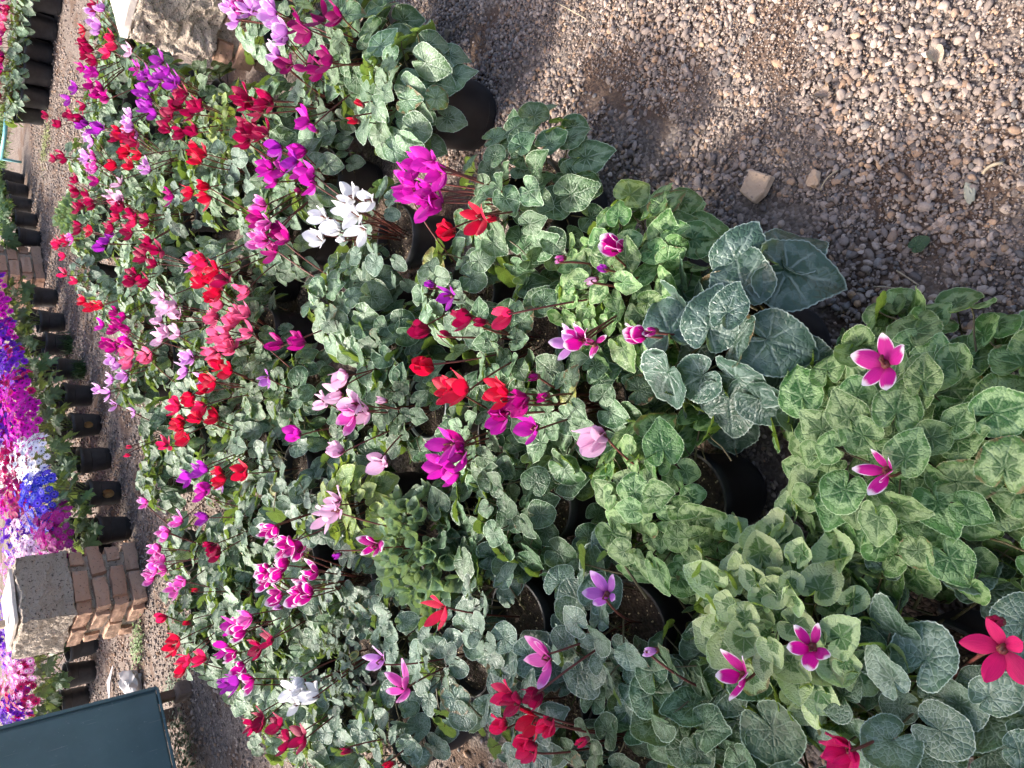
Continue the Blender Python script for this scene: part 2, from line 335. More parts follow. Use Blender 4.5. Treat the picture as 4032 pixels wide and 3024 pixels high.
POTL = pot_mesh(.125, .098, .245, PLASTIC, 'large_pot'); SOILL = soil_mesh(.113, .215)
def add_pot(root, large=False, pale=False, tilt=0):
    p = link('pot', POTL if large else (POTW if pale else POT), root, rot=(random.uniform(-tilt, tilt), random.uniform(-tilt, tilt), random.uniform(0, 6)))
    link('soil', SOILL if large else SOILM, p); return p

# ------------------------------------------------------------------ the cyclamen
GAPRAYS = []
for gx_, gy_, r_ in [(1610, 1040, .075), (880, 1020, .045), (1165, 730, .03), (640, 1000, .035), (1140, 1330, .035), (1235, 1150, .03), (1025, 1470, .035), (890, 520, .04), (2060, 1340, .035), (700, 1195, .03), (1370, 1290, .035), (1440, 1310, .03), (790, 340, .03), (1070, 640, .03), (930, 930, .03), (1230, 1530, .03), (700, 1430, .02), (1770, 690, .03)]:
    q_ = disp(gx_, gy_, .28); GAPRAYS.append((Vector((q_.x, q_.y)), (q_-Vector((0, 0, CAMH))).normalized(), r_))
def add_leaves(root, style, n, Rc, z0, dome, size, flat=0.0, spread=1.0):
    ga = 2.39996; off = random.uniform(0, 6.28); ro = root.location; cut = [q for q in GAPRAYS if (q[0]-ro.xy).length < .5]
    def free(x, y, z, sz):
        w = Vector((ro.x+x, ro.y+y, z)); c = Vector((0, 0, CAMH))
        return all((w-c-(w-c).dot(d)*d).length > r_+sz*.45 for _, d, r_ in cut)
    for i in range(n):
        f = math.sqrt((i+.5)/n); rho = Rc*f*random.uniform(.9, 1.08); a = off+i*ga+random.uniform(-.2, .2)
        z = z0+dome*(1-f*f)+random.choice((-.03, -.012, .006, .024))+random.uniform(-.012, .012)
        s = size*random.uniform(.72, 1.25)*(.72+.38*f)
        pitch = -.2+1.15*f*f+random.gauss(0, .28); roll = random.gauss(0, .32); yaw = a+random.gauss(0, .55)
        if not free(rho*math.cos(a), rho*math.sin(a), z, s): continue
        mt = Matrix.Translation((rho*math.cos(a), rho*math.sin(a), z)) @ Matrix.Rotation(yaw, 4, 'Z') @ Matrix.Rotation(pitch, 4, 'Y') @ Matrix.Rotation(roll, 4, 'X') @ Matrix.Scale(s, 4)
        link('leaf', random.choice(LEAF[style]), root, mat=mt)
    for i in range(int(n*.22) if n > 10 else 0):     # drooping outer leaves that hide the pot
        a = off+i*6.283/max(1, int(n*.22))+random.uniform(-.3, .3); rho = Rc*random.uniform(.85, 1.08); s = size*random.uniform(.85, 1.2)
        if not free(rho*math.cos(a), rho*math.sin(a), z0-.045, s): continue
        link('leaf', random.choice(LEAF[style]), root, mat=Matrix.Translation((rho*math.cos(a), rho*math.sin(a), z0-.045+random.uniform(-.02, .02))) @ Matrix.Rotation(a+random.gauss(0, .4), 4, 'Z') @ Matrix.Rotation(.75+random.gauss(0, .25), 4, 'Y') @ Matrix.Rotation(random.gauss(0, .3), 4, 'X') @ Matrix.Scale(s, 4))
def add_flower(root, pos, col, kind='u', size=.056):
    """pos: head base, local to the plant; stalk rises from the crown and hooks over into the head"""
    p = Vector(pos); base = Vector((p.x*.15+random.uniform(-.015, .015), p.y*.15+random.uniform(-.015, .015), .185))
    side = Vector((random.uniform(-1, 1), random.uniform(-1, 1), 0)).normalized()
    top = p+side*.012+Vector((0, 0, .012)); mid = base.lerp(top, .55)+Vector((random.uniform(-.02, .02), random.uniform(-.02, .02), .02))
    mb = MB(); pts = []
    for t in np.linspace(0, 1, 7): pts.append(base*(1-t)**2+mid*2*t*(1-t)+top*t*t)
    pts += [top+Vector((0, 0, .007))-side*.005, p+Vector((0, 0, .006)), p-Vector((0, 0, .002))]
    mb.tube(pts, [.0024]*7+[.002, .0022, .003], 6)
    mb.tube([p+Vector((0, 0, .004)), p-Vector((0, 0, .001)), p-Vector((0, 0, .006))], [.003, .007, .0055], 8)
    f = link('flower', mb.mesh('flower', [STALK]), root)
    tilt = Euler((random.gauss(0, .22), random.gauss(0, .22), random.uniform(0, 6.28))).to_matrix().to_4x4(); npet = 5; pk = ('reg', 'wide'); sp = .55; sj = .22
    if kind == 's': sp, sj = 1.12, .14; tilt = Euler((random.gauss(.15, .05), random.gauss(0, .1), random.uniform(0, 6.28))).to_matrix().to_4x4()
    elif kind == 'o': sp, sj = .72, .28; pk = ('reg', 'reg', 'narrow'); tilt = Euler((random.gauss(0, .35), random.gauss(0, .35), random.uniform(0, 6.28))).to_matrix().to_4x4()
    elif kind == 'c': sp, sj = .22, .08; pk = ('wide',)
    elif kind == 'b': sp, sj = .06, .03; pk = ('narrow',); size *= .55
    elif kind == 'w': sp, sj = .9, .4; pk = ('narrow', 'ruf'); size *= .75
    elif kind == 'r': sp, sj = .35, .2; pk = ('ruf',); npet = 8
    elif kind == 'd': sp, sj = .5, .3; pk = ('wide', 'ruf'); npet = 8; size *= .85
    for k in range(npet):
        s = size*random.uniform(.82, 1.14)
        mt = Matrix.Translation(p) @ tilt @ Matrix.Rotation(2*math.pi*k/npet+random.gauss(0, .15), 4, 'Z') @ Matrix.Translation((.004, 0, -.002)) @ Matrix.Rotation(sp+random.gauss(0, sj), 4, 'Y') @ Matrix.Scale(s, 4)
        link('petal', random.choice(PETALS[col][random.choice(pk)]), f, mat=mt)
    return f

# plant table: photo place of the crown, leaf style, leaf count, crown radius, leaf size, leaf words
PL = []
def P(x, y, style, n=34, Rc=.145, size=.052, z0=.235, dome=.085, pale=False, large=False, words=None): PL.append(dict(px=(x, y), style=style, n=n, Rc=Rc, size=size, z0=z0, dome=dome, pale=pale, large=large, words=words))
# edge of the path, near to far
P(1945, 985, 'bright', 72, .20, .058, dome=.11); P(1550, 735, 'blue', 18, .15, .082, z0=.25, words='huge blue-grey'); P(1325, 610, 'bright', 46, .165, .056); P(1090, 415, 'marble', 44, .175, .052)
P(860, 205, 'silver', 40, .15, .056, large=True); P(770, 100, 'marble', 28, .15, .055, large=True); P(640, 60, 'silver', 26, .14, .05); P(545, 30, 'silver', 24, .14, .05)
# second row
P(1690, 1330, 'lime', 62, .175, .056, dome=.11); P(1415, 1090, 'bright', 40, .16, .06); P(1225, 870, 'marble', 34, .15, .05); P(1090, 740, 'marble', 34, .14, .05); P(960, 630, 'silver', 30, .14, .052); P(800, 500, 'grey', 18, .14, .05); P(650, 370, 'silver', 26, .14, .05)
P(560, 250, 'marble', 26, .14, .05); P(480, 255, 'yellow', 26, .13, .042); P(420, 210, 'marble', 26, .14, .05)
# third row
P(1985, 1520, 'grey', 40, .19, .072, words='large rounded grey'); P(1520, 1560, 'dark', 30, .17, .068); P(1300, 1370, 'grey', 30, .16, .068); P(1110, 1095, 'dark', 40, .145, .048); P(1030, 940, 'marble', 22, .13, .046); P(860, 880, 'dark', 30, .15, .05, pale=True); P(725, 660, 'silver', 46, .165, .056, dome=.10); P(580, 510, 'silver', 26, .14, .048); P(490, 365, 'grey', 22, .15, .062); P(455, 415, 'marble', 22, .13, .046); P(345, 195, 'marble', 26, .14, .05)
# fourth and further
P(1140, 1560, 'blue', 30, .15, .058, words='slate grey'); P(1060, 1350, 'grey', 28, .14, .06); P(950, 1440, 'grey', 30, .15, .055, words='dull grey oval'); P(885, 1185, 'curl', 70, .14, .036, dome=.1, words='tightly curled pale-edged'); P(745, 1090, 'yellow', 30, .14, .05, pale=True, words='yellow-edged'); P(620, 850, 'dark', 34, .14, .046); P(590, 1020, 'grey', 30, .145, .056); P(490, 600, 'marble', 26, .14, .048); P(525, 715, 'marble', 26, .14, .048); P(370, 450, 'grey', 26, .14, .05); P(345, 365, 'marble', 26, .14, .046)
P(1275, 1640, 'dark', 26, .14, .05); P(825, 1610, 'grey', 24, .14, .055); P(735, 1425, 'grey', 125, .15, .022, dome=.11, words='dense tiny'); P(640, 1320, 'silver', 30, .15, .058, pale=True); P(510, 960, 'silver', 30, .145, .05); P(455, 880, 'marble', 28, .14, .048); P(425, 785, 'silver', 30, .14, .048); P(385, 685, 'silver', 28, .14, .048); P(335, 580, 'silver', 30, .14, .048); P(300, 470, 'marble', 26, .14, .046)
P(295, 290, 'marble', 28, .14, .048); P(290, 360, 'marble', 26, .14, .048); P(300, 150, 'dark', 26, .14, .05); P(655, 1610, 'silver', 26, .14, .05); P(535, 1385, 'silver', 28, .145, .052); P(490, 1290, 'silver', 32, .15, .052); P(530, 1135, 'silver', 30, .15, .052); P(450, 1020, 'marble', 28, .14, .048); P(385, 970, 'silver', 30, .14, .05); P(325, 775, 'dark', 28, .14, .046); P(285, 705, 'marble', 26, .14, .046); P(270, 620, 'silver', 28, .14, .05); P(245, 520, 'silver', 26, .14, .046); P(265, 415, 'silver', 26, .14, .046)
P(215, 350, 'silver', 26, .14, .046); P(215, 275, 'silver', 26, .14, .048); P(225, 190, 'silver', 26, .14, .048); P(250, 105, 'silver', 24, .14, .048); P(205, 110, 'silver', 26, .14, .046); P(225, 30, 'silver', 24, .14, .046)
P(560, 1560, 'silver', 24, .14, .052); P(520, 1475, 'silver', 26, .15, .054); P(420, 1400, 'silver', 24, .14, .052); P(385, 1320, 'dark', 26, .14, .05); P(490, 1190, 'dark', 28, .14, .052); P(365, 1195, 'silver', 26, .14, .05); P(325, 1035, 'dark', 30, .15, .054); P(328, 935, 'dark', 32, .15, .056); P(270, 830, 'dark', 28, .14, .05); P(215, 655, 'silver', 28, .14, .05); P(172, 595, 'grey', 26, .14, .05); P(172, 520, 'marble', 26, .14, .048); P(145, 465, 'curl', 40, .13, .045); P(195, 440, 'marble', 28, .13, .042); P(165, 340, 'silver', 26, .14, .048); P(182, 240, 'silver', 26, .14, .048)
for p in PL:
    p['n'] = int(p['n']*1.55); p['Rc'] *= 1.16; k_ = .78 if p['style'] in ('bright', 'lime') else (.92 if p['style'] == 'blue' or (p['words'] or '').startswith('large') else .92); p['size'] *= k_; p['n'] = int(p['n']*(1.45 if k_ < .8 else 1.1))
for p in PL: p['xy'] = np.array(disp(p['px'][0], p['px'][1], .30)[:2]); p['o'] = p['xy'].copy()
PILLARS_XY = [np.array((1.76, 3.42))]
for it in range(60):                          # keep pots from standing inside each other
    for i in range(len(PL)):
        for j in range(i):
            d = PL[i]['xy']-PL[j]['xy']; L = np.linalg.norm(d); need = .225 if max(PL[i]['xy'][1], PL[j]['xy'][1]) > 1.2 else .235
            if PL[i]['large'] and PL[j]['large']: need = .26
            if L < need: s = d/max(L, 1e-4)*(need-L)*.5; PL[i]['xy'] += s; PL[j]['xy'] -= s
        for c in PILLARS_XY:
            d = PL[i]['xy']-c; L = np.linalg.norm(d)
            if L < .40: PL[i]['xy'] += d/L*(.40-L)

GAPS = [np.array(disp(x, y, .12)[:2]) for x, y in [(1600, 1030), (880, 1020), (1160, 730), (640, 1000), (1130, 1330), (1230, 1150), (1020, 1470), (880, 520), (2060, 1340), (700, 1200)]]
for gx in np.arange(-1.7, 2.6, .06):          # gaps left inside the bed get a leafy pot of the kind next to them
    for gy in np.arange(.3, 7.0, .06):
        q = np.array((gx, gy)); ds = sorted(((np.linalg.norm(p['xy']-q), k) for k, p in enumerate(PL)))
        if ds[0][0] < .225 or min(np.linalg.norm(c-q) for c in GAPS) < .17 or ds[4][0] > .43 or min(np.linalg.norm(c-q) for c in PILLARS_XY) < .42: continue
        dirs = [(PL[k]['xy']-q)/max(d, 1e-3) for d, k in ds if d < .5]; ang_ = sorted(math.atan2(d[1], d[0]) for d in dirs)
        if max((b-a) % (2*math.pi) for a, b in zip(ang_, ang_[1:]+ang_[:1])) > 2.4: continue
        src = PL[ds[0][1]]; st_ = src['style'] if src['style'] not in ('curl', 'yellow', 'blue') else 'dark'
        PL.append(dict(px=None, style=st_, n=44, Rc=.155, size=.05, z0=.215, dome=.07, pale=random.random() < .15, large=False, words=None, xy=q))
for c in GAPS:                                # barely leafed pots: black rims and soil show between the clumps
    if min(np.linalg.norm(p['xy']-c) for p in PL) > .185: PL.append(dict(px=None, style='dark', n=5, Rc=.09, size=.035, z0=.2, dome=.02, pale=False, large=False, words='sparse dark green', xy=c))
print('plants', len(PL))
FLOWERS = """A 620,40 crimson 1;A 600,70 lil 1;A 660,60 lil 1;A 640,170 lil 2;A 630,205 lil 1;A 540,190 red 1 o;A 545,270 crimson 2;A 590,320 crimson 2;A 610,390 crimson 2;A 560,350 crimson 1;A 725,245 rose 1;A 700,340 rose 1;A 745,300 rose 1;A 835,330 pale 1 s
A 530,440 mag 1;A 590,470 magb 2;A 440,640 violet 1;A 490,570 violet 1;A 590,560 mag 2;A 650,610 mag 3;A 690,640 mag 1;A 540,690 crimson 1;A 1040,400 violet 1;A 1085,470 violet 1;A 950,500 violet 2;A 1010,540 violet 3;A 1120,540 violet 2;A 920,610 violet 2;A 970,650 violet 1;A 940,710 violet 2;A 1000,740 violet 1;A 880,440 magb 1 w
A 1200,610 crimson 2;A 1160,700 crimson 2;A 1240,740 crimson 1;A 1100,760 crimson 1;A 1290,690 crimson 1;A 300,755 crimson 1;A 380,820 crimson 1;A 450,740 crimson 2;A 520,780 crimson 1;A 530,820 violet 2;A 600,850 violet 2;A 590,915 lil 2;A 650,830 violet 1;A 840,760 lil 1;A 850,830 lil 2;A 880,880 lil 1
A 770,860 red 2;A 840,890 crimson 3;A 760,900 crimson 1;A 820,1000 red 2;A 900,1010 red 1;A 740,1090 red 2;A 850,1085 red 1;A 560,1010 lil 2;A 610,1040 pinkmag 2;A 590,1090 pinkmag 2;A 400,1010 crimson 1;A 420,1040 crimson 1;A 350,1040 crimson 1;A 960,1110 lil 2 o;A 490,1180 crimson 1;A 625,1180 mag 1;A 770,1200 pale 1 o;A 720,1280 pale 1;A 770,1300 pale 2
A 1090,840 crimson 1;A 1180,870 crimson 1;A 1260,860 crimson 1;A 1270,970 red 1;A 1320,1010 red 1;A 1290,1050 red 1;A 1110,1280 mag 1;A 1235,1250 red 1;A 1340,1220 red 1 c;A 1350,1290 red 1
A 500,1260 crimson 2;A 560,1290 crimson 2;A 530,1350 crimson 2;A 600,1340 crimson 1;A 790,1350 crimson 2;A 850,1390 crimson 2;A 760,1420 rose 1;A 720,1480 crimson 2;A 870,1450 rose 1;A 950,1440 crimson 1;A 840,1520 crimson 1;A 510,1500 crimson 2;A 585,1510 red 1;A 370,1600 rose 2;A 420,1570 rose 2;A 460,1550 pinkmag 1;A 690,1580 violet 1;A 660,1610 violet 1;A 720,1530 violet 1;A 960,1610 crimson 2;A 1020,1630 crimson 1
A 1590,640 crimson 2;A 1640,690 crimson 1;A 1600,830 crimson 2;A 1600,900 crimson 2;A 1650,870 crimson 1;A 1500,60 lil 2;A 1560,40 pinkmag 2;A 1530,120 lil 2;A 1620,60 lil 2 o;A 1640,20 violet 1
B 415,130 rose 1 o;B 490,180 rose 1;B 410,10 rose 1;B 540,310 red 1;B 610,350 red 2;B 650,340 red 1;B 930,30 crimson 2;B 1000,70 crimson 1;B 900,140 crimson 2;B 860,180 crimson 1;B 950,180 crimson 1;B 1260,50 pinkmag 1;B 1330,60 rose 2;B 1400,110 red 2;B 1320,190 red 2;B 1390,180 red 1;B 1380,270 red 2 d;B 1470,150 crimson 2;B 1430,220 pink 1;B 1430,330 pink 1;B 1600,240 pink 1
B 1050,280 pale 1;B 1080,330 pale 1;B 1060,370 pale 1;B 1130,340 pale 1;B 1030,440 pale 1;B 1150,410 pale 1;B 1080,510 pale 1;B 1040,550 pale 1;B 1150,520 pale 1;B 750,390 mag 1;B 800,410 mag 2;B 660,470 magb 1;B 780,470 mag 1;B 830,500 mag 1;B 740,500 mag 1;B 820,560 magb 1;B 710,570 mag 2;B 770,590 mag 2;B 850,600 mag 1
B 850,640 pink 2;B 940,660 pink 2;B 840,710 pink 1;B 970,690 pink 1;B 730,690 lil 1;B 765,730 lil 1;B 720,820 lil 1;B 810,790 lil 1;B 640,890 lil 1;B 700,910 lil 1 o;B 740,990 lil 1 w;B 860,1030 lil 1 w
B 1400,410 pink 2;B 1530,430 pink 2;B 1600,400 pink 1;B 1490,480 pink 1;B 1400,540 pink 1;B 1470,540 pink 2;B 1410,640 pink 2;B 1500,620 pink 2;B 1620,520 pink 1;B 1220,670 lil 2;B 1200,760 lil 1;B 1300,820 lil 1 w;B 1430,735 red 1;B 1490,770 red 1;B 1380,840 red 2;B 1330,890 red 1;B 1240,950 red 2;B 1150,1010 rose 2;B 1320,1000 rose 1;B 1290,1080 red 1;B 1180,1080 red 2;B 1170,1140 red 1;B 1400,1080 red 1;B 1210,1200 red 1
B 1070,1250 rose 1 o;B 840,1260 rose 1 b;B 830,1315 rose 1 b;B 1300,1420 violet 2;B 1220,1460 violet 1;B 1430,1440 red 2;B 1580,1420 red 1;B 1320,1560 magb 1;B 1350,1520 magb 1;B 940,1620 pinkmag 1;B 1420,1500 wilt 1 w
C 1140,90 pinkmag 1;C 1300,60 violet 1;C 1050,170 pinkmag 2;C 990,270 pinkmag 2;C 1030,330 pinkmag 1;C 980,390 pinkmag 2;C 1040,400 pinkmag 1;C 960,450 pinkmag 1;C 1350,240 crimson 1 d;C 1380,290 crimson 1 d;C 1110,520 pinkmag 1;C 1160,470 pinkmag 1;C 1240,525 red 1 b;C 1040,700 rose 1 c;C 1190,740 red 1 b;C 1120,840 red 1;C 1100,900 red 1;C 1190,960 rose 1;C 1160,1020 red 1;C 1290,970 rose 1
C 1470,760 magb 1;C 1540,790 magw 2;C 1430,890 magb 1;C 1480,930 magw 1;C 1580,700 pinkmag 1;C 1530,1010 magw 1;C 1590,1100 magw 1;C 1440,1120 violet 1;C 1500,1110 violet 1;C 1590,1380 crimson 1 o
D 40,60 lil 1;D 110,70 lil 2;D 150,150 lil 1;D 190,200 lil 1;D 180,260 lil 1;D 140,360 lil 1;D 280,150 deep 1 o;D 430,120 deep 1 o;D 540,100 deep 1;D 340,210 deep 1;D 220,420 deep 1;D 330,440 deep 1 o;D 420,450 deep 1 o;D 480,380 deep 1;D 90,640 crimson 2;D 30,720 crimson 1;D 30,880 crimson 2;D 680,680 red 1 b;D 650,785 red 1 b;D 330,790 magb 1;D 380,850 magb 1 b
D 150,960 violet 1;D 310,980 magb 1 c;D 250,1050 violet 1;D 90,1090 magb 1;D 180,1110 magb 1;D 300,1090 magb 1;D 360,1140 magb 1;D 370,1190 magb 1;D 120,1170 magb 1;D 280,1250 deep 1 b;D 50,1340 pinkmag 1;D 30,1420 mag 1;D 80,1460 pinkmag 1;D 170,1490 mag 2;D 60,1570 pinkmag 2;D 200,1560 mag 1;D 120,1640 mag 1
D 440,1410 white 1;D 530,1490 white 1 c;D 420,1560 white 1;D 580,1380 white 1 o;D 650,1400 white 1;D 690,1490 white 1 o;D 620,1290 white 1;D 740,1300 white 1;D 560,1560 white 1 b
D 1050,1080 magb 1;D 1130,1050 magb 1;D 1200,1120 magb 2 o;D 990,1190 magb 1;D 1050,1220 magb 1 o;D 1140,1240 magb 1 o;D 1190,1330 magb 2;D 1100,1320 magb 1;D 1020,1270 magb 1;D 1270,1510 red 1 c;D 1450,1420 red 1;D 1550,1420 red 1 b
E 160,590 mag 1;E 300,580 mag 1;E 70,810 wilt 1 w;E 270,1180 magb 1 c;E 1110,500 crimson 1 c;E 1240,530 crimson 1 b;E 1380,410 crimson 1 c;E 1480,440 crimson 1 b;E 1130,750 red 1 c;E 1260,880 red 1 d;E 1360,890 red 1;E 1600,880 red 1;E 1620,930 red 1;E 1640,380 rose 1;E 1260,270 violet 1 w;E 1140,200 violet 1 b;E 570,780 pale 1 c;E 450,970 pale 1;E 540,920 pale 1;E 640,980 pale 1;E 710,1030 pale 1;E 620,1050 pinkmag 1;E 830,960 pale 1 b;E 550,1290 pale 1 c;E 830,1360 pale 1;E 530,1620 pale 1 o
E 1260,1240 magb 1 o;E 1340,1240 mag 1;E 1340,1310 magb 1;E 1220,1390 magb 1;E 1300,1440 magb 1;E 1630,1020 mag 1 d;E 1600,1080 magb 1
F 80,150 magw 1;F 120,130 magw 1;F 190,240 magw 2;F 280,260 magw 1;F 190,350 magw 1;F 80,390 magw 2;F 70,450 magw 1;F 150,430 magw 1;F 290,500 magw 2;F 340,550 magw 1;F 380,420 magw 1;F 280,570 magw 1;F 150,560 magw 1;F 440,50 pale 1;F 510,20 pale 1;F 750,240 magw 1 o;F 150,640 lil 1 b;F 520,300 violet 1 b
F 1190,650 coral 1 S;F 790,970 lil 1 o;F 940,1150 pinkmag 1 S;F 290,1110 white 1 d;F 230,1170 white 1;F 300,1190 white 1 d;F 260,1240 white 1;F 380,1210 white 1;F 40,1360 crimson 1 d;F 150,1390 crimson 1;F 200,1500 crimson 1;F 290,1470 crimson 1;F 590,1560 crimson 1 b;F 860,1640 red 1 b;F 1600,1200 rose 1;F 1570,1390 rose 1 c;F 20,900 crimson 1;F 90,850 crimson 1
G 700,1620 magw 1 c;H 330,20 pinkmag 1 b;H 610,95 violet 1 b;H 540,160 pale 1 b;H 390,570 lil 1 o;H 460,560 magw 1;H 530,590 magw 1 w;H 850,540 magw 1 c;H 930,500 magw 1 b;H 90,950 mag 1 r;H 150,1130 magb 1;H 590,1190 pale 1 C;H 220,920 mag 1 b;H 160,800 mag 1 b
I 600,560 wilt 1 o;I 230,980 pinkmag 1 S;I 180,1200 crimson 1 d;I 40,1240 crimson 1;I 240,1380 rose 1 c;I 150,1360 red 1;I 110,1480 rose 1 c;I 140,1530 rose 1;I 910,920 lil 1 b;I 1470,1080 magw 1 o;I 470,1490 rose 1 b
K 780,720 magw 1 X;K 790,1420 magw 1 o;L 290,900 magw 1 o;L 1510,920 hot 1 X;L 1500,740 crimson 1 b;L 530,1560 hot 1 r"""
for p in PL: p['fl'] = []
for ent in FLOWERS.replace('\n', ';').split(';'):
    t = ent.split(); xs, ys = map(float, t[1].split(',')); n = int(t[3]); kind = t[4] if len(t) > 4 else 'u'
    for q in range(n):
        jx, jy = ((random.uniform(-34, 34), random.uniform(-34, 34)) if q else (0, 0))
        raw = zone(t[0], xs+jx, ys+jy); z = .405+random.uniform(-.02, .035); size = .056
        if raw[0] > 2200: z = .385
        if kind in ('c', 'b', 'w') and raw[0] > 1000: z -= .02
        w = at(raw[0], raw[1], z+.02); w.z = z
        kk = kind
        if kind == 'S': kk, size = 'o', .068
        elif kind == 'C': kk, size = 'c', .075
        elif kind == 'X': kk, size = 's', .042
        if raw[0] > 2950 and kind != 'X': size *= .74
        elif raw[0] > 1900 and kind not in 'SCX': size *= .84
        pl = min(PL, key=lambda p: np.linalg.norm(p['xy']-np.array(w[:2])))
        pl['fl'].append((w, t[2], kk, size))

# order in rows, for the labels
LEAFW = {'silver': 'silvery', 'marble': 'marbled green', 'dark': 'dark green', 'grey': 'grey-green', 'blue': 'blue-grey', 'bright': 'fresh green', 'lime': 'pale-edged light green', 'yellow': 'yellowish green', 'curl': 'curled pale-edged'}
ORD = ['first', 'second', 'third', 'fourth', 'fifth', 'sixth', 'seventh', 'eighth', 'ninth', 'tenth', 'eleventh', 'twelfth', 'thirteenth', 'fourteenth', 'fifteenth', 'sixteenth', 'seventeenth', 'eighteenth']
bs = [float(np.dot(p['xy'], (-E2.x, -E2.y))) for p in PL]; b0 = min(bs)
rows = {}
for p, b in zip(PL, bs): rows.setdefault(int((b-b0+.02)/.27), []).append(p)
for ri, rk in enumerate(sorted(rows)):
    for qi, p in enumerate(sorted(rows[rk], key=lambda p: float(np.dot(p['xy'], (E1.x, E1.y))))):
        cnt = {}
        for f in p['fl']: cnt[f[1]] = cnt.get(f[1], 0)+1
        top = [WORDS[c] for c, _ in sorted(cnt.items(), key=lambda t: -t[1])[:1]]
        fw = (top[0]+' flowers') if top else 'no flowers'
        p['label'] = f"{p['words'] or LEAFW[p['style']]}-leaved cyclamen, {fw}, {ORD[qi]} from near end, {ORD[ri]} row from path"
# ------------------------------------------------------------------ the ground
GR = NT('ground_soil'); tc = GR.n('TexCoord').outputs['Object']
n1 = GR.noise(tc, 3, 5); n2 = GR.noise(tc, 60, 4); vo = GR.n('TexVoronoi'); vo.inputs['Scale'].default_value = 120; GR.l(tc, vo.inputs['Vector'])
spc = GR.n('SeparateColor'); GR.l(vo.outputs['Color'], spc.inputs[0])
soil = GR.ramp(n2, [(.3, g(.10, .064, .046)), (.7, g(.17, .118, .088))])
peb = GR.ramp(spc.outputs[0], [(0, g(.10, .08, .068)), (.4, g(.16, .128, .108)), (.8, g(.23, .185, .155)), (1, g(.30, .245, .205))])
GR.color(GR.mix(GR.step(n1, .40, .52), soil, peb)); GR.rough(.95); GR.spec(.15)
GR.normal(GR.bump(GR.math('ADD', GR.math('SUBTRACT', 1, vo.outputs[0]), GR.math('MULTIPLY', n2, .5)), .6, .01))
mb = MB(); mb.add([(-120, -60, 0), (120, -60, 0), (120, 240, 0), (-120, 240, 0)], [(0, 1, 2, 3)])
gme = mb.mesh('ground', [GR.mat]); tag(link('ground', gme), kind='structure')

# ------------------------------------------------------------------ gravel: real pebbles, denser and finer near the camera
PEB = NT('pebble'); at_ = PEB.n('Attribute', attribute_name='tint').outputs['Color']; tc = PEB.n('TexCoord').outputs['Object']
nz = PEB.noise(tc, 320, 4, .65); PEB.color(PEB.mix(PEB.math('MULTIPLY', PEB.step(nz, .45, .75), .35), at_, g(.10, .085, .075))); PEB.rough(.8); PEB.spec(.25); PEB.normal(PEB.bump(nz, .35, .002))
def ico():
    t = (1+5**.5)/2; v = np.array([(-1, t, 0), (1, t, 0), (-1, -t, 0), (1, -t, 0), (0, -1, t), (0, 1, t), (0, -1, -t), (0, 1, -t), (t, 0, -1), (t, 0, 1), (-t, 0, -1), (-t, 0, 1)], float); v /= np.linalg.norm(v[0])
    f = [(0, 11, 5), (0, 5, 1), (0, 1, 7), (0, 7, 10), (0, 10, 11), (1, 5, 9), (5, 11, 4), (11, 10, 2), (10, 7, 6), (7, 1, 8), (3, 9, 4), (3, 4, 2), (3, 2, 6), (3, 6, 8), (3, 8, 9), (4, 9, 5), (2, 4, 11), (6, 2, 10), (8, 6, 7), (9, 8, 1)]
    return v, f
def subdiv(v, f):
    v = [tuple(x) for x in v]; cache = {}; nf = []
    def mid(a, b):
        k = (min(a, b), max(a, b))
        if k not in cache: w = (np.array(v[a])+np.array(v[b]))/2; v.append(tuple(w/np.linalg.norm(w))); cache[k] = len(v)-1
        return cache[k]
    for a, b, c in f: x, y, z = mid(a, b), mid(b, c), mid(c, a); nf += [(a, x, z), (b, y, x), (c, z, y), (x, y, z)]
    return np.array(v), nf
I0 = ico(); I1 = subdiv(*I0)
def stone_shape(base, seed, facets=9):
    r2 = np.random.default_rng(seed); v = base[0].copy()
    for _ in range(facets):                     # cut by random planes: worn, faceted stones
        nrm = r2.normal(size=3); nrm /= np.linalg.norm(nrm); d = r2.uniform(.55, .92); h = v@nrm; v = v-np.outer(np.maximum(0, h-d)*.92, nrm)
    return v
VAR1 = [stone_shape(I1, s) for s in range(14)]; VAR0 = [stone_shape(I0, s, 3) for s in range(8)]
PALETTE = np.array([(.22, .20, .19), (.30, .27, .25), (.38, .345, .315), (.17, .16, .16), (.44, .40, .37), (.27, .21, .165), (.36, .27, .20), (.20, .205, .21), (.40, .30, .21), (.13, .12, .115)])
PALETTE = np.clip(PALETTE*np.array((1.06, .92, .82)), 0, .62)
PWT = np.array([.2, .2, .14, .13, .07, .08, .05, .08, .02, .03]); PWT = PWT/PWT.sum()
pots_xy = np.array([p['xy'] for p in PL])
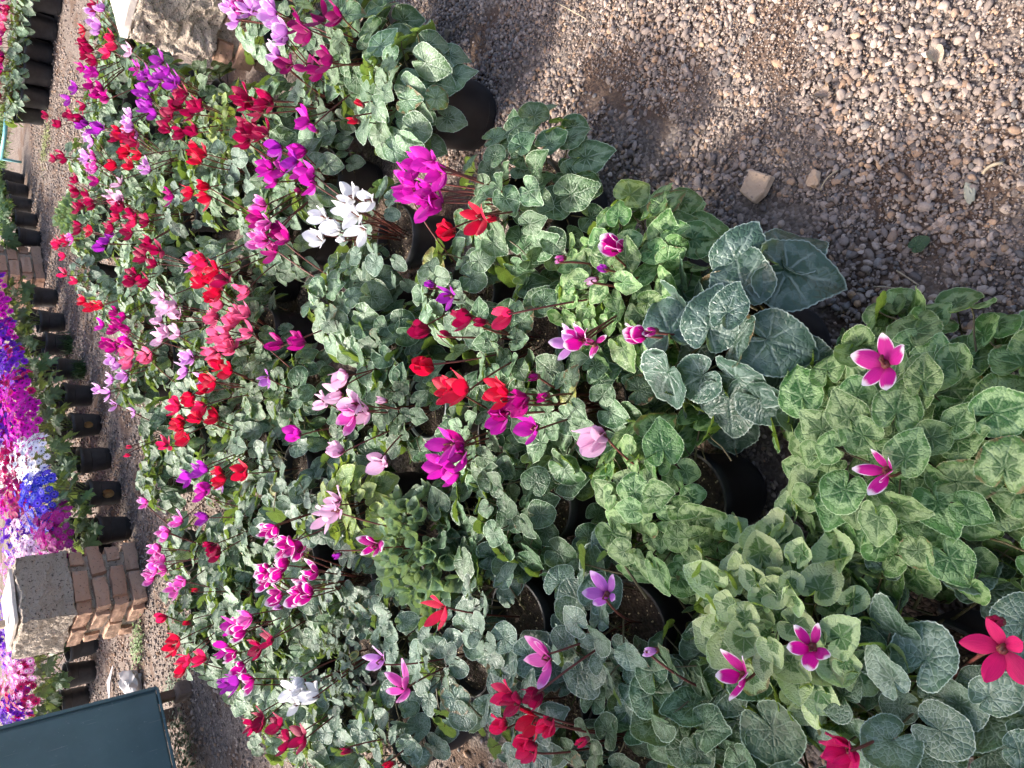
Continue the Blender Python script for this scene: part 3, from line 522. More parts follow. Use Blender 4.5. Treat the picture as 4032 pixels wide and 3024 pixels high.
def scatter(name, pts, size, variants, faces):
    n = len(pts); nv = len(variants[0]); nf = len(faces); vid = rng.integers(0, len(variants), n)
    base = np.array(variants)[vid]
    sc = size[:, None]*np.stack([rng.uniform(.8, 1.35, n), rng.uniform(.65, 1.0, n), rng.uniform(.4, .75, n)], 1)
    v = base*sc[:, None, :]
    tx, ty, tz = rng.normal(0, .35, n), rng.normal(0, .35, n), rng.uniform(0, 6.28, n)
    def rot(v, a, i, j): c, s = np.cos(a)[:, None], np.sin(a)[:, None]; w = v.copy(); w[:, :, i] = v[:, :, i]*c-v[:, :, j]*s; w[:, :, j] = v[:, :, i]*s+v[:, :, j]*c; return w
    v = rot(rot(rot(v, tx, 1, 2), ty, 0, 2), tz, 0, 1)+pts[:, None, :]
    me = bpy.data.meshes.new(name); V = v.reshape(-1, 3); F = (np.array(faces)[None]+(np.arange(n)*nv)[:, None, None]).reshape(-1, 3)
    me.vertices.add(len(V)); me.vertices.foreach_set('co', V.ravel().astype(np.float32)); me.loops.add(F.size); me.loops.foreach_set('vertex_index', F.ravel().astype(np.int32))
    me.polygons.add(len(F)); me.polygons.foreach_set('loop_start', np.arange(0, F.size, 3, dtype=np.int32)); me.polygons.foreach_set('use_smooth', np.ones(len(F), bool))
    col = PALETTE[rng.choice(len(PALETTE), n, p=PWT)]*rng.uniform(.75, 1.2, (n, 1)); col = np.clip(col, 0, .6)
    ca = me.color_attributes.new('tint', 'FLOAT_COLOR', 'POINT'); C = np.ones((n, nv, 4), np.float32); C[:, :, :3] = col[:, None, :]; ca.data.foreach_set('color', C.ravel())
    me.update(calc_edges=True); me.materials.append(PEB.mat); return me
def vnoise(x, y, s, seed):
    r2 = np.random.default_rng(seed); G = r2.random((64, 64)); X, Y = x/s, y/s; xi, yi = np.floor(X).astype(int), np.floor(Y).astype(int); fx, fy = X-xi, Y-yi; fx = fx*fx*(3-2*fx); fy = fy*fy*(3-2*fy)
    q = lambda a, b: G[a % 64, b % 64]
    return q(xi, yi)*(1-fx)*(1-fy)+q(xi+1, yi)*fx*(1-fy)+q(xi, yi+1)*(1-fx)*fy+q(xi+1, yi+1)*fx*fy
def in_view(x, y, marg=.12):                       # only the ground the photo can show, plus a margin
    k = y*FW.y-CAMH*FW.z; return (k > .05) & (np.abs(x)/k < 1512/2912+marg) & (((y*UP.y)-CAMH*UP.z)/k < 2016/2912+marg) & (((y*UP.y)-CAMH*UP.z)/k > -2016/2912-marg)
def field(n, x0, x1, y0, y1, keep):
    x, y = rng.uniform(x0, x1, n), rng.uniform(y0, y1, n); k = keep(x, y) & in_view(x, y); return x[k], y[k]
def clear_of_pots(x, y, r=.07):
    ok = np.ones(len(x), bool)
    for c in pots_xy: ok &= (x-c[0])**2+(y-c[1])**2 > r*r
    return ok
side = lambda x, y: x*E2.x+y*E2.y                 # distance across the rows, growing towards the path
def gravel(name, n, x0, x1, y0, y1, smin, smax, var, fac, bare, keep):
    x, y = field(n, x0, x1, y0, y1, keep)
    b = .6*vnoise(x, y, .16, 3)+.4*vnoise(x, y, .05, 4); k = (b > bare) | (rng.random(len(x)) < .12); x, y = x[k], y[k]
    k = clear_of_pots(x, y); x, y = x[k], y[k]; b = .6*vnoise(x, y, .16, 3)+.4*vnoise(x, y, .05, 4)
    s = rng.lognormal(0, .36, len(x)); s = np.clip(smin*s, smin*.55, smax)
    z = s*.12+np.clip((b-bare)*.04, 0, .008)*rng.random(len(x))
    return scatter(name, np.stack([x, y, z], 1), s, var, fac)
NG = 0
for (lb, n, x0, x1, y0, y1, smin, smax, var, fac, bare, keep) in [
    ('grey and tan pea gravel of the path at the near right', 46000, -.9, 1.6, .2, 1.5, .0056, .0125, VAR1, I1[1], .40, lambda x, y: (side(x, y) > -.3) | (rng.random(len(x)) < .22)),
    ('gravel fines and grit between the pebbles of the near path', 70000, -.1, 1.6, .2, 1.7, .0026, .0042, VAR0, I0[1], .0, lambda x, y: side(x, y) > -.15),
    ('grey gravel of the path beside the big black pots', 150000, .1, 3.0, 1.5, 3.4, .0056, .011, VAR0, I0[1], .29, lambda x, y: side(x, y) > -.62),
    ('fine grey gravel on the aisle behind the cyclamen bed', 80000, -3.4, 4.6, 1.4, 9.5, .0085, .015, VAR0, I0[1], .26, lambda x, y: ((y > 3.4) | (side(x, y) < -.62)) & ((y > 1.5) | (x < -.9)) & ((side(x, y) < -2.3) | (x < -1.1) | (rng.random(len(x)) < .2)))]:
    me = gravel('gravel', n, x0, x1, y0, y1, smin, smax, var, fac, bare, keep); NG += len(me.polygons)
    tag(link('gravel', me), lb, 'gravel', kind='stuff')
print('gravel tris', NG)

# ------------------------------------------------------------------ build the cyclamen bed
for p in PL:
    root = bpy.data.objects.new('potted_cyclamen', None); COL.objects.link(root); root.empty_display_size = .05
    root.location = (p['xy'][0], p['xy'][1], .006); tag(root, p['label'], 'plant', 'potted cyclamen in the bed')
    add_pot(root, p['large'], p['pale'], .02)
    zz = .04 if p['large'] else 0
    add_leaves(root, p['style'], p['n'], p['Rc'], p['z0']+zz, p['dome'], p['size'])
    for w, c, kd, sz in p['fl']: add_flower(root, (w.x-p['xy'][0], w.y-p['xy'][1], w.z), c, kd, sz)

# ------------------------------------------------------------------ brick pillars
def rough_box(size, seed, amp, n=3, bev=.12):
    r2 = random.Random(seed); sx, sy, sz = size; mb = MB(); idx = {}; vs = []; fs = []
    ax = [i/n for i in range(n+1)]
    def vert(i, j, k):
        key = (i, j, k)
        if key in idx: return idx[key]
        p = [ax[i]-.5, ax[j]-.5, ax[k]-.5]; on = sum(1 for q in (i, j, k) if q in (0, n))
        sh = 1-(bev*.35*(on-1) if on > 1 else 0)
        v = (p[0]*sx*sh+r2.uniform(-amp, amp), p[1]*sy*sh+r2.uniform(-amp, amp), p[2]*sz*(1-(bev*.35*(on-1) if on > 1 else 0))+r2.uniform(-amp, amp))
        idx[key] = len(vs); vs.append(v); return idx[key]
    for a in range(n):
        for b in range(n):
            fs += [(vert(a, b, 0), vert(a, b+1, 0), vert(a+1, b+1, 0), vert(a+1, b, 0)), (vert(a, b, n), vert(a+1, b, n), vert(a+1, b+1, n), vert(a, b+1, n)),
                   (vert(a, 0, b), vert(a+1, 0, b), vert(a+1, 0, b+1), vert(a, 0, b+1)), (vert(a, n, b), vert(a, n, b+1), vert(a+1, n, b+1), vert(a+1, n, b)),
                   (vert(0, a, b), vert(0, a, b+1), vert(0, a+1, b+1), vert(0, a+1, b)), (vert(n, a, b), vert(n, a+1, b), vert(n, a+1, b+1), vert(n, a, b+1))]
    mb.add(vs, fs); return mb
def brick_mat(name, c1, c2):
    k = NT(name); tc = k.n('TexCoord').outputs['Object']; rnd = k.n('ObjectInfo').outputs['Random']; n1 = k.noise(tc, 14, 5); n2 = k.noise(tc, 70, 4)
    c = k.mix(k.math('ADD', k.math('MULTIPLY', n1, .6), k.math('MULTIPLY', rnd, .5), clamp=True), c1, c2); c = k.mix(k.step(n2, .6, .75), c, g(.07, .055, .045)); c = k.mix(k.step(n1, .62, .75), c, g(.34, .29, .25))
    k.color(c); k.rough(.9); k.spec(.2); k.normal(k.bump(k.math('ADD', n1, n2), .7, .008)); return k.mat
BRICK = brick_mat('old_brick', g(.38, .215, .14), g(.52, .35, .25))
MORT = NT('mortar'); tc = MORT.n('TexCoord').outputs['Object']; n1 = MORT.noise(tc, 9, 5); n2 = MORT.noise(tc, 60, 4, .7)
c = MORT.ramp(n1, [(.3, g(.56, .46, .36)), (.7, g(.70, .60, .49))]); MORT.color(MORT.mix(MORT.step(n2, .56, .66), c, g(.09, .075, .065))); MORT.rough(.95); MORT.spec(.15); MORT.normal(MORT.bump(MORT.math('ADD', MORT.math('MULTIPLY', n2, 2.0), n1), 1.0, .02)); MORT = MORT.mat
SLAB = simple('pale_board', g(.62, .55, .48), .8, .15, 40, .2, .3)
def displaced(mb, subd, amp, scale, seed):
    me = mb.mesh('tmp', []); import bmesh
    bm = bmesh.new(); bm.from_mesh(me); bmesh.ops.subdivide_edges(bm, edges=bm.edges[:], cuts=subd, use_grid_fill=True); from mathutils import noise as mn
    for v in bm.verts:
        d = Vector((mn.noise(v.co*scale+Vector((seed, 0, 0))), mn.noise(v.co*scale+Vector((0, seed, 5))), mn.noise(v.co*scale+Vector((7, 0, seed))))); d2 = Vector((mn.noise(v.co*scale*4+Vector((seed, 0, 0))), mn.noise(v.co*scale*4+Vector((0, seed, 5))), mn.noise(v.co*scale*4+Vector((7, 0, seed)))))
        d3 = mn.noise(v.co*scale*11+Vector((seed, 3, 1))); v.co += d*amp+d2*amp*.5+v.normal*(d3*amp*.35 if scale < 8.5 else 0)
    bm.to_mesh(me); bm.free(); me.polygons.foreach_set('use_smooth', [True]*len(me.polygons)); return me
def pillar(corner, label, w, d, courses, ch, block_h, slab=False, seed=0, flare=.0, ax=E1, rough=.018):
    """corner: the foot of the edge nearest the camera; the pillar runs back along E1 and across along E2"""
    ang = math.atan2(ax.y, ax.x); root = bpy.data.objects.new('brick_pillar', None); COL.objects.link(root)
    root.location = (corner[0], corner[1], 0); root.rotation_euler = (0, 0, ang)      # local +x = E1, local -y = E2
    tag(root, label, 'pillar', 'brick pillars')
    # in local space the body spans x 0..d and y 0..w  (+y is -E2)
    core = MB(); core.box((d/2, w/2, courses*ch/2), (d-.05, w-.05, courses*ch)); mc = displaced(core, 8, .012, 9, seed+.5); mc.materials.append(MORT); link('mortar_core', mc, root)
    r2 = random.Random(seed)
    bricks = [rough_box((.215, .10, ch*.76), seed*20+i, .004, bev=.05) for i in range(6)]; bm_ = []
    for b in bricks: me = displaced(b, 2, .006, 24, r2.uniform(0, 50)); smooth_by_angle(me, 40); me.materials.append(BRICK); me.name = 'brick'; bm_.append(me)
    for cI in range(courses):
        z = cI*ch+ch/2; out = r2.uniform(-.004, .008)
        for (L, fx) in ((d, 'y0'), (d, 'y1'), (w, 'x0'), (w, 'x1')):
            alt = (cI+(fx[0] == 'x')) % 2; pos = .11 if alt == 0 else .165; x = pos
            lim = L if alt == 0 else L-.06
            while x < lim-.02:
                j = r2.uniform(-.014, .016)+out; rz = r2.gauss(0, .05)
                if fx == 'y0': loc = (x, .045-j, z); rot = rz
                elif fx == 'y1': loc = (x, w-.045+j, z); rot = rz
                elif fx == 'x0': loc = (.045-j, x, z); rot = math.pi/2+rz
                else: loc = (d-.045+j, x, z); rot = math.pi/2+rz
                link('brick', r2.choice(bm_), root, loc=loc, rot=(r2.gauss(0, .02), r2.gauss(0, .02), rot)); x += .235
    z0 = courses*ch
    bl = MB(); bl.box((d/2, w/2, z0+block_h/2), (d+.03+flare, w+.03+flare, block_h)); mc = displaced(bl, 46, rough, 8, seed+3.3); mc.materials.append(MORT); link('concrete_block', mc, root)
    if slab:
        s = MB(); s.box((d/2, w/2, z0+block_h+.021), (d+.02+flare, w+.02+flare, .03)); ms = displaced(s, 6, .004, 9, seed+9); ms.materials.append(SLAB); link('cap_slab', ms, root)
    return root, z0+block_h
PAX = Vector((.76, .65, 0)); PBX = Vector((-.65, .76, 0)); PC = Vector((-1.43, 5.27, 0))
pl_root, ptop = pillar(PC, 'crumbling brick pillar with plastered top between the cinerarias', .48, .42, 4, .108, .28, seed=1, ax=PAX)
pillar((1.06, 8.66), 'far brick pillar rising beside the lavender cineraria', .44, .44, 5, .105, .2, seed=2, ax=PAX)
rp, rtop = pillar((1.46+.45*.6, 3.38-.45*.8), 'rough concrete and brick pillar with pale cap in the cyclamen bed', .45, .46, 3, .095, .33, slab=True, seed=3, ax=Vector((.8, .6, 0)).normalized(), rough=.03)

# ------------------------------------------------------------------ cinerarias
DAISY = {}
def daisy_mat(name, main, base):
    k = NT(name); uv = k.n('UVMap', uv_map='petal').outputs[0]; sp = k.n('SeparateXYZ'); k.l(uv, sp.inputs[0]); rnd = k.n('ObjectInfo').outputs['Random']
    c = k.mix(k.step(sp.outputs[0], .55, .3), main, base); hs = k.n('HueSaturation'); k.l(c, hs.inputs['Color']); k.l(k.math('ADD', .75, k.math('MULTIPLY', rnd, .45)), hs.inputs['Value']); k.l(k.math('ADD', .485, k.math('MULTIPLY', rnd, .03)), hs.inputs['Hue'])
    k.color(hs.outputs[0]); k.rough(.6); k.spec(.25); k.translucent(hs.outputs[0], .35); return k.mat
DC = {'lavender': (lin(190, 165, 235), lin(170, 140, 225)), 'magenta': (lin(190, 10, 175), lin(175, 10, 160)), 'violet': (lin(105, 25, 185), lin(95, 20, 170)), 'blue': (lin(50, 42, 200), lin(110, 105, 225)), 'crimson': (lin(172, 12, 98), lin(160, 10, 85)),
      'white': (lin(238, 238, 248), lin(225, 228, 250)), 'purple': (lin(150, 25, 125), lin(165, 50, 145)), 'pink': (lin(232, 130, 205), lin(245, 225, 240)), 'pinkwhite': (lin(238, 215, 236), lin(235, 190, 225)), 'night': (lin(50, 20, 110), lin(60, 25, 120))}
EYE = simple('daisy_eye', g(.02, .012, .035), .7, .2); EYEP = simple('daisy_eye_pink', g(.16, .02, .10), .7, .2)
for c, (a, b) in DC.items():
    mt = daisy_mat('daisy_'+c, a, b); DAISY[c] = []
    for vi in range(3):
        mb = MB(); uv = []; np_ = 12
        for k in range(np_):
            a0 = 2*math.pi*k/np_+random.uniform(-.06, .06); dz = random.uniform(-.12, .2); pts = []
            for rr_, wd, uu in ((.16, .10, 0), (.62, .20, .55), (1.0, .09, 1)):
                for sg in (-1, 1): pts.append((rr_*math.cos(a0)-sg*wd*math.sin(a0), rr_*math.sin(a0)+sg*wd*math.cos(a0), dz*rr_*rr_+.02*(k % 2))); uv.append((uu, .5))
            mb.add(pts, [(0, 1, 3, 2), (2, 3, 5, 4)])
        vs = [(.2*math.cos(k*.785), .2*math.sin(k*.785), .03) for k in range(8)]+[(0, 0, .11)]; mb.add(vs, [(k, (k+1) % 8, 8) for k in range(8)], 1); uv += [(0, .5)]*9
        me = mb.mesh('daisy_'+c, [mt, EYE if c in ('white', 'blue', 'violet', 'magenta', 'lavender', 'crimson', 'night') else EYEP]); li = np.empty(len(me.loops), int); me.loops.foreach_get('vertex_index', li)
        u = me.uv_layers.new(name='petal'); u.data.foreach_set('uv', np.array(uv)[li].ravel().astype(np.float32)); DAISY[c].append(me)
def cineraria(x, y, col, label, n=75, zc=.46, rd=.215, hh=.17, ds=.031, leaves=16, second=None, lean=(0, 0), group='potted cinerarias'):
    root = bpy.data.objects.new('potted_cineraria', None); COL.objects.link(root); root.location = (x, y, .004); tag(root, label, 'plant', group)
    add_pot(root, tilt=.04)
    st = MB()
    for k in range(5): a = k*1.26+random.random(); st.tube([(.02*math.cos(a), .02*math.sin(a), .18), (.05*math.cos(a), .05*math.sin(a), .28), (.1*math.cos(a), .1*math.sin(a), zc-.03)], [.005, .004, .003], 5)
    link('stem', st.mesh('stem', [GREENSTEM]), root)
    for i in range(leaves):
        a = i*2.4+random.random()*.5; f = random.uniform(.35, 1); rho = rd*.9*f; z = .24+(zc-.32)*random.random()+.04*(1-f)
        mt = Matrix.Translation((rho*math.cos(a), rho*math.sin(a), z)) @ Matrix.Rotation(a+random.gauss(0, .3), 4, 'Z') @ Matrix.Rotation(.25+.5*f+random.gauss(0, .2), 4, 'Y') @ Matrix.Rotation(random.gauss(0, .25), 4, 'X') @ Matrix.Scale(random.uniform(.065, .1), 4)
        link('leaf', random.choice(LEAF['cineraria']), root, mat=mt)
    ph_ = random.random()*6
    for i in range(n):
        u = (i+.5)/n; el = math.asin(1-1.12*u); a = i*2.39996; rr_ = random.uniform(.82, 1.08)*(1+.14*math.sin(3*a+ph_)*math.cos(2*el+ph_))
        p = Vector((rd*rr_*math.cos(el)*math.cos(a)+lean[0], rd*rr_*math.cos(el)*math.sin(a)+lean[1], zc+hh*rr_*math.sin(el)))
        nm = Vector((math.cos(el)*math.cos(a)/rd, math.cos(el)*math.sin(a)/rd, math.sin(el)/hh+1.5)).normalized(); nm = (nm+Vector((random.gauss(0, .2), random.gauss(0, .2), random.gauss(0, .2)))).normalized()
        mt = Matrix.Translation(p) @ nm.to_track_quat('Z', 'Y').to_matrix().to_4x4() @ Matrix.Rotation(random.random()*6, 4, 'Z') @ Matrix.Scale(ds*random.uniform(.8, 1.15), 4)
        link('flower', random.choice(DAISY[second if second and random.random() < .35 else col]), root, mat=mt)
    return root
FRONT = [((.82, 8.19), 'magenta', 'violet', 'magenta cineraria in front of the far brick pillar'), ((.57, 7.86), 'magenta', None, 'rich magenta cineraria, second pot from the far brick pillar'), ((.35, 7.60), 'violet', 'magenta', 'violet cineraria, third pot from the far brick pillar'),
         ((.12, 7.17), 'violet', 'crimson', 'violet and crimson cineraria behind the second grass tuft'), ((-.10, 6.85), 'magenta', 'crimson', 'magenta and crimson cineraria between violet and bright magenta ones'), ((-.32, 6.57), 'magenta', None, 'bright magenta cineraria in the pot with a small dead leaf'),
         ((-.57, 6.28), 'white', None, 'white daisy cineraria with dark eyes in the front row'), ((-.80, 6.00), 'blue', None, 'blue cineraria in the pot with a large brown leaf'), ((-1.03, 5.76), 'purple', None, 'dull purple cineraria right beside the plastered pillar'),
         ((-2.33, 6.75), 'crimson', 'pink', 'crimson cineraria left of the plastered pillar'), ((-2.60, 6.95), 'violet', None, 'violet cineraria showing above the green cabinet edge')]
for (x, y), c, s2, lb in FRONT: cineraria(x, y, c, lb, 85, second=s2, zc=.45 if c != 'purple' else .40)
B2 = [('lavender', 'lavender cineraria beside the far brick pillar, second row'), ('violet', 'violet cineraria behind the rich magenta one, second row'), ('blue', 'deep blue cineraria behind the violet one, second row'), ('crimson', 'crimson cineraria in the second row behind two magenta ones'), ('violet', 'violet cineraria left of the crimson ones, second row'), ('crimson', 'dark crimson cineraria behind the white daisies, second row'), ('crimson', 'rose crimson cineraria behind the blue one, second row'), ('pinkwhite', 'pinkish white cineraria behind the dull purple one'), ('pinkwhite', 'white cineraria right behind the plastered pillar'), ('pink', 'pink cineraria peeping out left of the pillar top')]
for i, (c, lb) in enumerate(B2):
    x, y = (.70, 8.42) if i == 0 else (.42-.245*(i-1), 8.02-.31*(i-1)*1.0)
    if i == 9: x, y = -2.02, 6.55
    elif i == 8: x, y = -1.24, 6.12
    cineraria(x-.06, y+.12, c, lb, 70, leaves=8, zc=.47)
B3 = [((.1, 8.15), 'magenta', 'magenta cineraria at the upper frame edge, third row right'), ((-.18, 7.75), 'violet', 'violet cineraria at the upper frame edge, third row'), ((-.62, 7.2), 'white', 'white cineraria with dark eyes, third row behind crimson ones'), ((-.92, 6.85), 'magenta', 'magenta cineraria, third row above the rose crimson one'), ((-1.15, 6.6), 'violet', 'violet cineraria, third row above the pinkish white one'), ((-1.45, 6.75), 'pink', 'pink cineraria directly behind the plastered pillar'), ((-1.75, 6.75), 'violet', 'violet cineraria behind the wooden post on the pillar'), ((-2.05, 7.05), 'violet', 'violet cineraria, third row left of the pillar'), ((-.4, 7.45), 'crimson', 'crimson cineraria, third row behind violet ones')]
for (x, y), c, lb in B3: cineraria(x, y, c, lb, 60, leaves=6, zc=.48)
MID = [(2.31, 10.01), (2.13, 9.73), (1.93, 9.48), (1.71, 9.18), (1.5, 8.98)]
for i, (x, y) in enumerate(MID): cineraria(x, y, 'night', f'dark violet cineraria, {ORD[i]} of the five pots right of the far pillar, from the right', 14 if i < 4 else 10, zc=.40, rd=.18, leaves=26, ds=.02)
# far block of cyclamen at the upper right
FARC = [((3.57, 8.02), 'red', 'pink'), ((3.40, 8.22), 'pink', 'crimson'), ((3.22, 8.40), 'mag', 'crimson'), ((3.02, 8.44), 'mag', 'crimson'), ((2.84, 8.60), 'crimson', 'red'), ((2.74, 8.80), 'crimson', 'rose')]
FARC += [((3.62, 8.36), 'mag', 'red'), ((3.42, 8.56), 'mag', 'pink'), ((3.2, 8.72), 'crimson', 'lil'), ((2.98, 8.85), 'crimson', 'red')]
for i, ((x, y), c1, c2) in enumerate(FARC):
    root = bpy.data.objects.new('potted_cyclamen', None); COL.objects.link(root); root.location = (x, y, .004)
    tag(root, f"{WORDS[c1]} cyclamen in the distant corner block, {ORD[i if i < 6 else i-6]} from the right, {'front' if i < 6 else 'back'} pots", 'plant', 'distant potted cyclamen')
    add_pot(root, True); add_leaves(root, 'silver', 24, .15, .27, .07, .05)
    for k in range(8):
        a = random.random()*6.28; r_ = random.uniform(.03, .13); add_flower(root, (r_*math.cos(a), r_*math.sin(a), random.uniform(.38, .43)), c1 if k < 5 else c2)

# ------------------------------------------------------------------ green metal cabinet on its foot
CAB = NT('green_paint'); tc = CAB.n('TexCoord').outputs['Object']; n1 = CAB.noise(tc, 5, 5); n2 = CAB.noise(tc, 45, 5, .7)
mp = CAB.n('Mapping'); CAB.l(tc, mp.inputs[0]); mp.inputs['Scale'].default_value = (60, 60, 3); mp.inputs['Rotation'].default_value = (0, .6, .3); n3 = CAB.noise(mp.outputs[0], 1.2, 3)
c = CAB.ramp(n1, [(.3, g(.075, .145, .155)), (.7, g(.11, .19, .20))]); c = CAB.mix(CAB.step(n2, .60, .70), c, g(.19, .26, .27)); c = CAB.mix(CAB.math('MULTIPLY', CAB.step(n3, .66, .72), .55), c, g(.25, .29, .29))
CAB.color(c); CAB.rough(CAB.math('ADD', .35, CAB.math('MULTIPLY', n1, .3))); CAB.normal(CAB.bump(n1, .1, .01)); CAB = CAB.mat
RUST = brick_mat('rusty_metal', g(.10, .06, .04), g(.20, .13, .09)); OLDWOOD = brick_mat('old_wood', g(.14, .095, .07), g(.26, .19, .15))
c0 = Vector((-1.73, 4.52, 0)); c1 = at(693, 3024, .17); cd_ = Vector((c1.x-c0.x, c1.y-c0.y, 0)).normalized(); bd = Vector((-cd_.y, cd_.x, 0)); 
if bd.y < 0: bd = -bd
root = bpy.data.objects.new('metal_cabinet', None); COL.objects.link(root); root.location = c0; root.rotation_euler = (0, 0, math.atan2(cd_.y, cd_.x))
tag(root, 'dark green metal cabinet with scratched front standing on a stubby foot', 'cabinet')
sy = 1 if Vector((-cd_.y, cd_.x, 0)).dot(bd) > 0 else -1
def cabbox(name, cx, cy, cz, sx, syy, sz, mat, parent=root, seed=1, bevel=.0):
    b = MB(); b.box((cx, cy*sy, cz), (sx, syy, sz)); me = b.mesh(name, [mat], False); o = link(name, me, parent)
    bv = o.modifiers.new('bevel', 'BEVEL'); bv.width = bevel or .004; bv.segments = 2; return o
cabbox('body', .46, .255, .17+.55, .90, .48, 1.08, CAB); cabbox('front_panel', .46, .006, .17+.55, .84, .012, 1.06, CAB)
cabbox('corner_strip', .012, .006, .17+.55, .02, .016, 1.09, CAB); cabbox('base_rail', .46, .006, .174, .90, .018, .014, CAB)
for x_ in (.06, .86):
    for y_ in (.05, .44):
        lg = cabbox('leg', x_, y_, .125, .05, .05, .10, RUST); cabbox('foot', x_, y_-.015, .04, .085, .13, .085, OLDWOOD, lg, bevel=.012)

# ------------------------------------------------------------------ small things
STONEM = brick_mat('tan_shard', g(.50, .34, .22), g(.60, .43, .30))
def rock(name, p, size, mat, label, cat, seed, rot=0):
    I2 = subdiv(*I1); v = stone_shape(I2, seed, 16)*np.array(size)/2*(1+.09*np.random.default_rng(seed).normal(size=(len(I2[0]), 1))); mb = MB(); mb.add([tuple(x) for x in v], I2[1]); me = mb.mesh(name, [mat]); smooth_by_angle(me, 28)
    o = link(name, me, loc=(p.x, p.y, size[2]*.38), rot=(0, 0, rot)); tag(o, label, cat); return o
p = at(2995, 745, 0); mb = MB(); tri = [(-.034, -.03), (.030, -.036), (.036, .018), (-.012, .036), (-.030, .012)]
vs = [(x, y, 0) for x, y in tri]+[(x*.94, y*.94, .02+.004*math.sin(x*90)) for x, y in tri]; mb.add(vs, [(0, 1, 2, 3, 4)[::-1], (5, 6, 7, 8, 9)]+[(k, (k+1) % 5, 5+(k+1) % 5, 5+k) for k in range(5)])
me = mb.mesh('brick_shard', [STONEM], False); o = link('brick_shard', me, loc=(p.x, p.y, .008), rot=(.1, .12, 1.2)); tag(o, 'flat tan brick shard lying on the gravel path', 'shard'); bv = o.modifiers.new('bevel', 'BEVEL'); bv.width = .003
rock('round_stone', at(3215, 715, 0), (.045, .04, .03), STONEM, 'round brown stone beside the tan brick shard', 'stone', 5)
rock('pale_stone', at(3820, 765, 0), (.042, .022, .02), simple('pale_green_stone', g(.36, .35, .27), .8, .15, 60, .2, .3), 'flat greenish stone on the near gravel', 'stone', 8, .2)
rock('white_rock', at(548, 2685, 0), (.25, .2, .14), simple('white_rock', g(.52, .50, .49), .85, .12, 20, .2, .5), 'pale grey rock behind the green cabinet corner', 'rock', 33, .7)
lf = at(3645, 950, 0); o = link('fallen_leaf', leaf_mesh('fallen_leaf', leaf_mat('leaf_fallen', g(.06, .13, .05), g(.07, .14, .06), g(.06, .12, .05), g(.14, .22, .1), g(.15, .2, .1), jag=.2, net=.1), 'oval', 1234, .1, .08, .1, .1, petiole=False), loc=(lf.x-.01, lf.y+.012, .014), rot=(.05, .1, -1.0), scale=.027); tag(o, 'green fallen leaf lying on the gravel path', 'leaf')
STRAW = simple('dry_straw', g(.45, .36, .24), .7, .2, 80)
for i, (a, b, lb) in enumerate([((2190, 10), (2310, 75), 'bent dry straw on the gravel at the right frame edge'), ((3870, 685), (3950, 640), 'short thick pale straw on the near gravel'), ((3230, 750), (3300, 670), 'thin dark straw beside the round brown stone'), ((3440, 1130), (3590, 1150), 'thin pale straw close to the star-flowered plant'), ((3530, 1065), (3620, 1125), 'brown twig on shaded gravel near the star-flowered plant'), ((2330, 165), (2355, 195), 'tiny straw lying on sunlit gravel'), ((2470, 0), (2480, 60), 'white root end on the gravel at the frame edge')]):
    pa, pb = at(a[0], a[1], .014), at(b[0], b[1], .014); md = (pa+pb)/2+Vector((.008, .008, .004)); mb = MB(); r_ = .003 if i == 1 else .0015
    mb.tube([pa*(1-t)**2+md*2*t*(1-t)+pb*t*t for t in np.linspace(0, 1, 6)], r_, 5); o = link('straw', mb.mesh('straw', [STRAW])); tag(o, lb, 'straw', 'dry straws on the path')
for i, (x, y, rot, lb) in enumerate([(3690, 225, .3, 'crumpled pinkish dry leaf on the upper near gravel'), (3255, 365, 1.5, 'curled tan dry leaf on the middle gravel'), (1770, 130, 2.2, 'pale dry leaf on grey gravel beside the big black pots')]):
    p = at(x, y, .016); o = link('dry_leaf', LEAF['dry'][i % 2], loc=p, rot=(.2, .1, rot), scale=.026); tag(o, lb, 'leaf', 'dry leaves on the gravel')
# brown leaves stuck on the cineraria pots
for (_pix, xy, lb, sc_) in [((325, 1665), (-.32, 6.57), 'small brown leaf hanging on a cineraria pot rim', .045), ((400, 1918), (-.80, 6.00), 'large pointed brown leaf stuck on a cineraria pot', .055)]:
    v = Vector((0, 0, 0))-Vector((xy[0], xy[1], 0)); v.normalize(); p = Vector((xy[0], xy[1], .115))+v*.112
    o = link('brown_leaf', LEAF['dead'][0], loc=p, rot=(0, R(78), math.atan2(v.y, v.x)), scale=sc_); tag(o, lb, 'leaf')
# wooden post and board on the plastered pillar
wood = simple('grey_wood', g(.42, .33, .25), .85, .2, 35, .2, .4)
a1, a2 = PAX, PBX; base = PC
mb = MB(); mb.box((0, 0, .008), (.36, .40, .018)); me = displaced(mb, 6, .004, 9, 4.4); me.materials.append(simple('bleached_board', g(.70, .62, .54), .85, .15, 30, .2, .5)); c_ = base+a1*.21+a2*.24
o = link('old_board', me, loc=(c_.x, c_.y, ptop+.012), rot=(0, 0, math.atan2(PAX.y, PAX.x))); tag(o, 'bleached old board lying on the plastered pillar', 'board')
c_ = base+a1*.15+a2*.30; mb = MB(); mb.box((0, 0, .45), (.045, .05, .9)); o = link('wooden_post', mb.mesh('wooden_post', [wood], False), loc=(c_.x, c_.y, ptop+.045), rot=(.04, -.03, .5)); tag(o, 'square wooden post standing on the plastered pillar', 'post'); bv = o.modifiers.new('b', 'BEVEL'); bv.width = .004
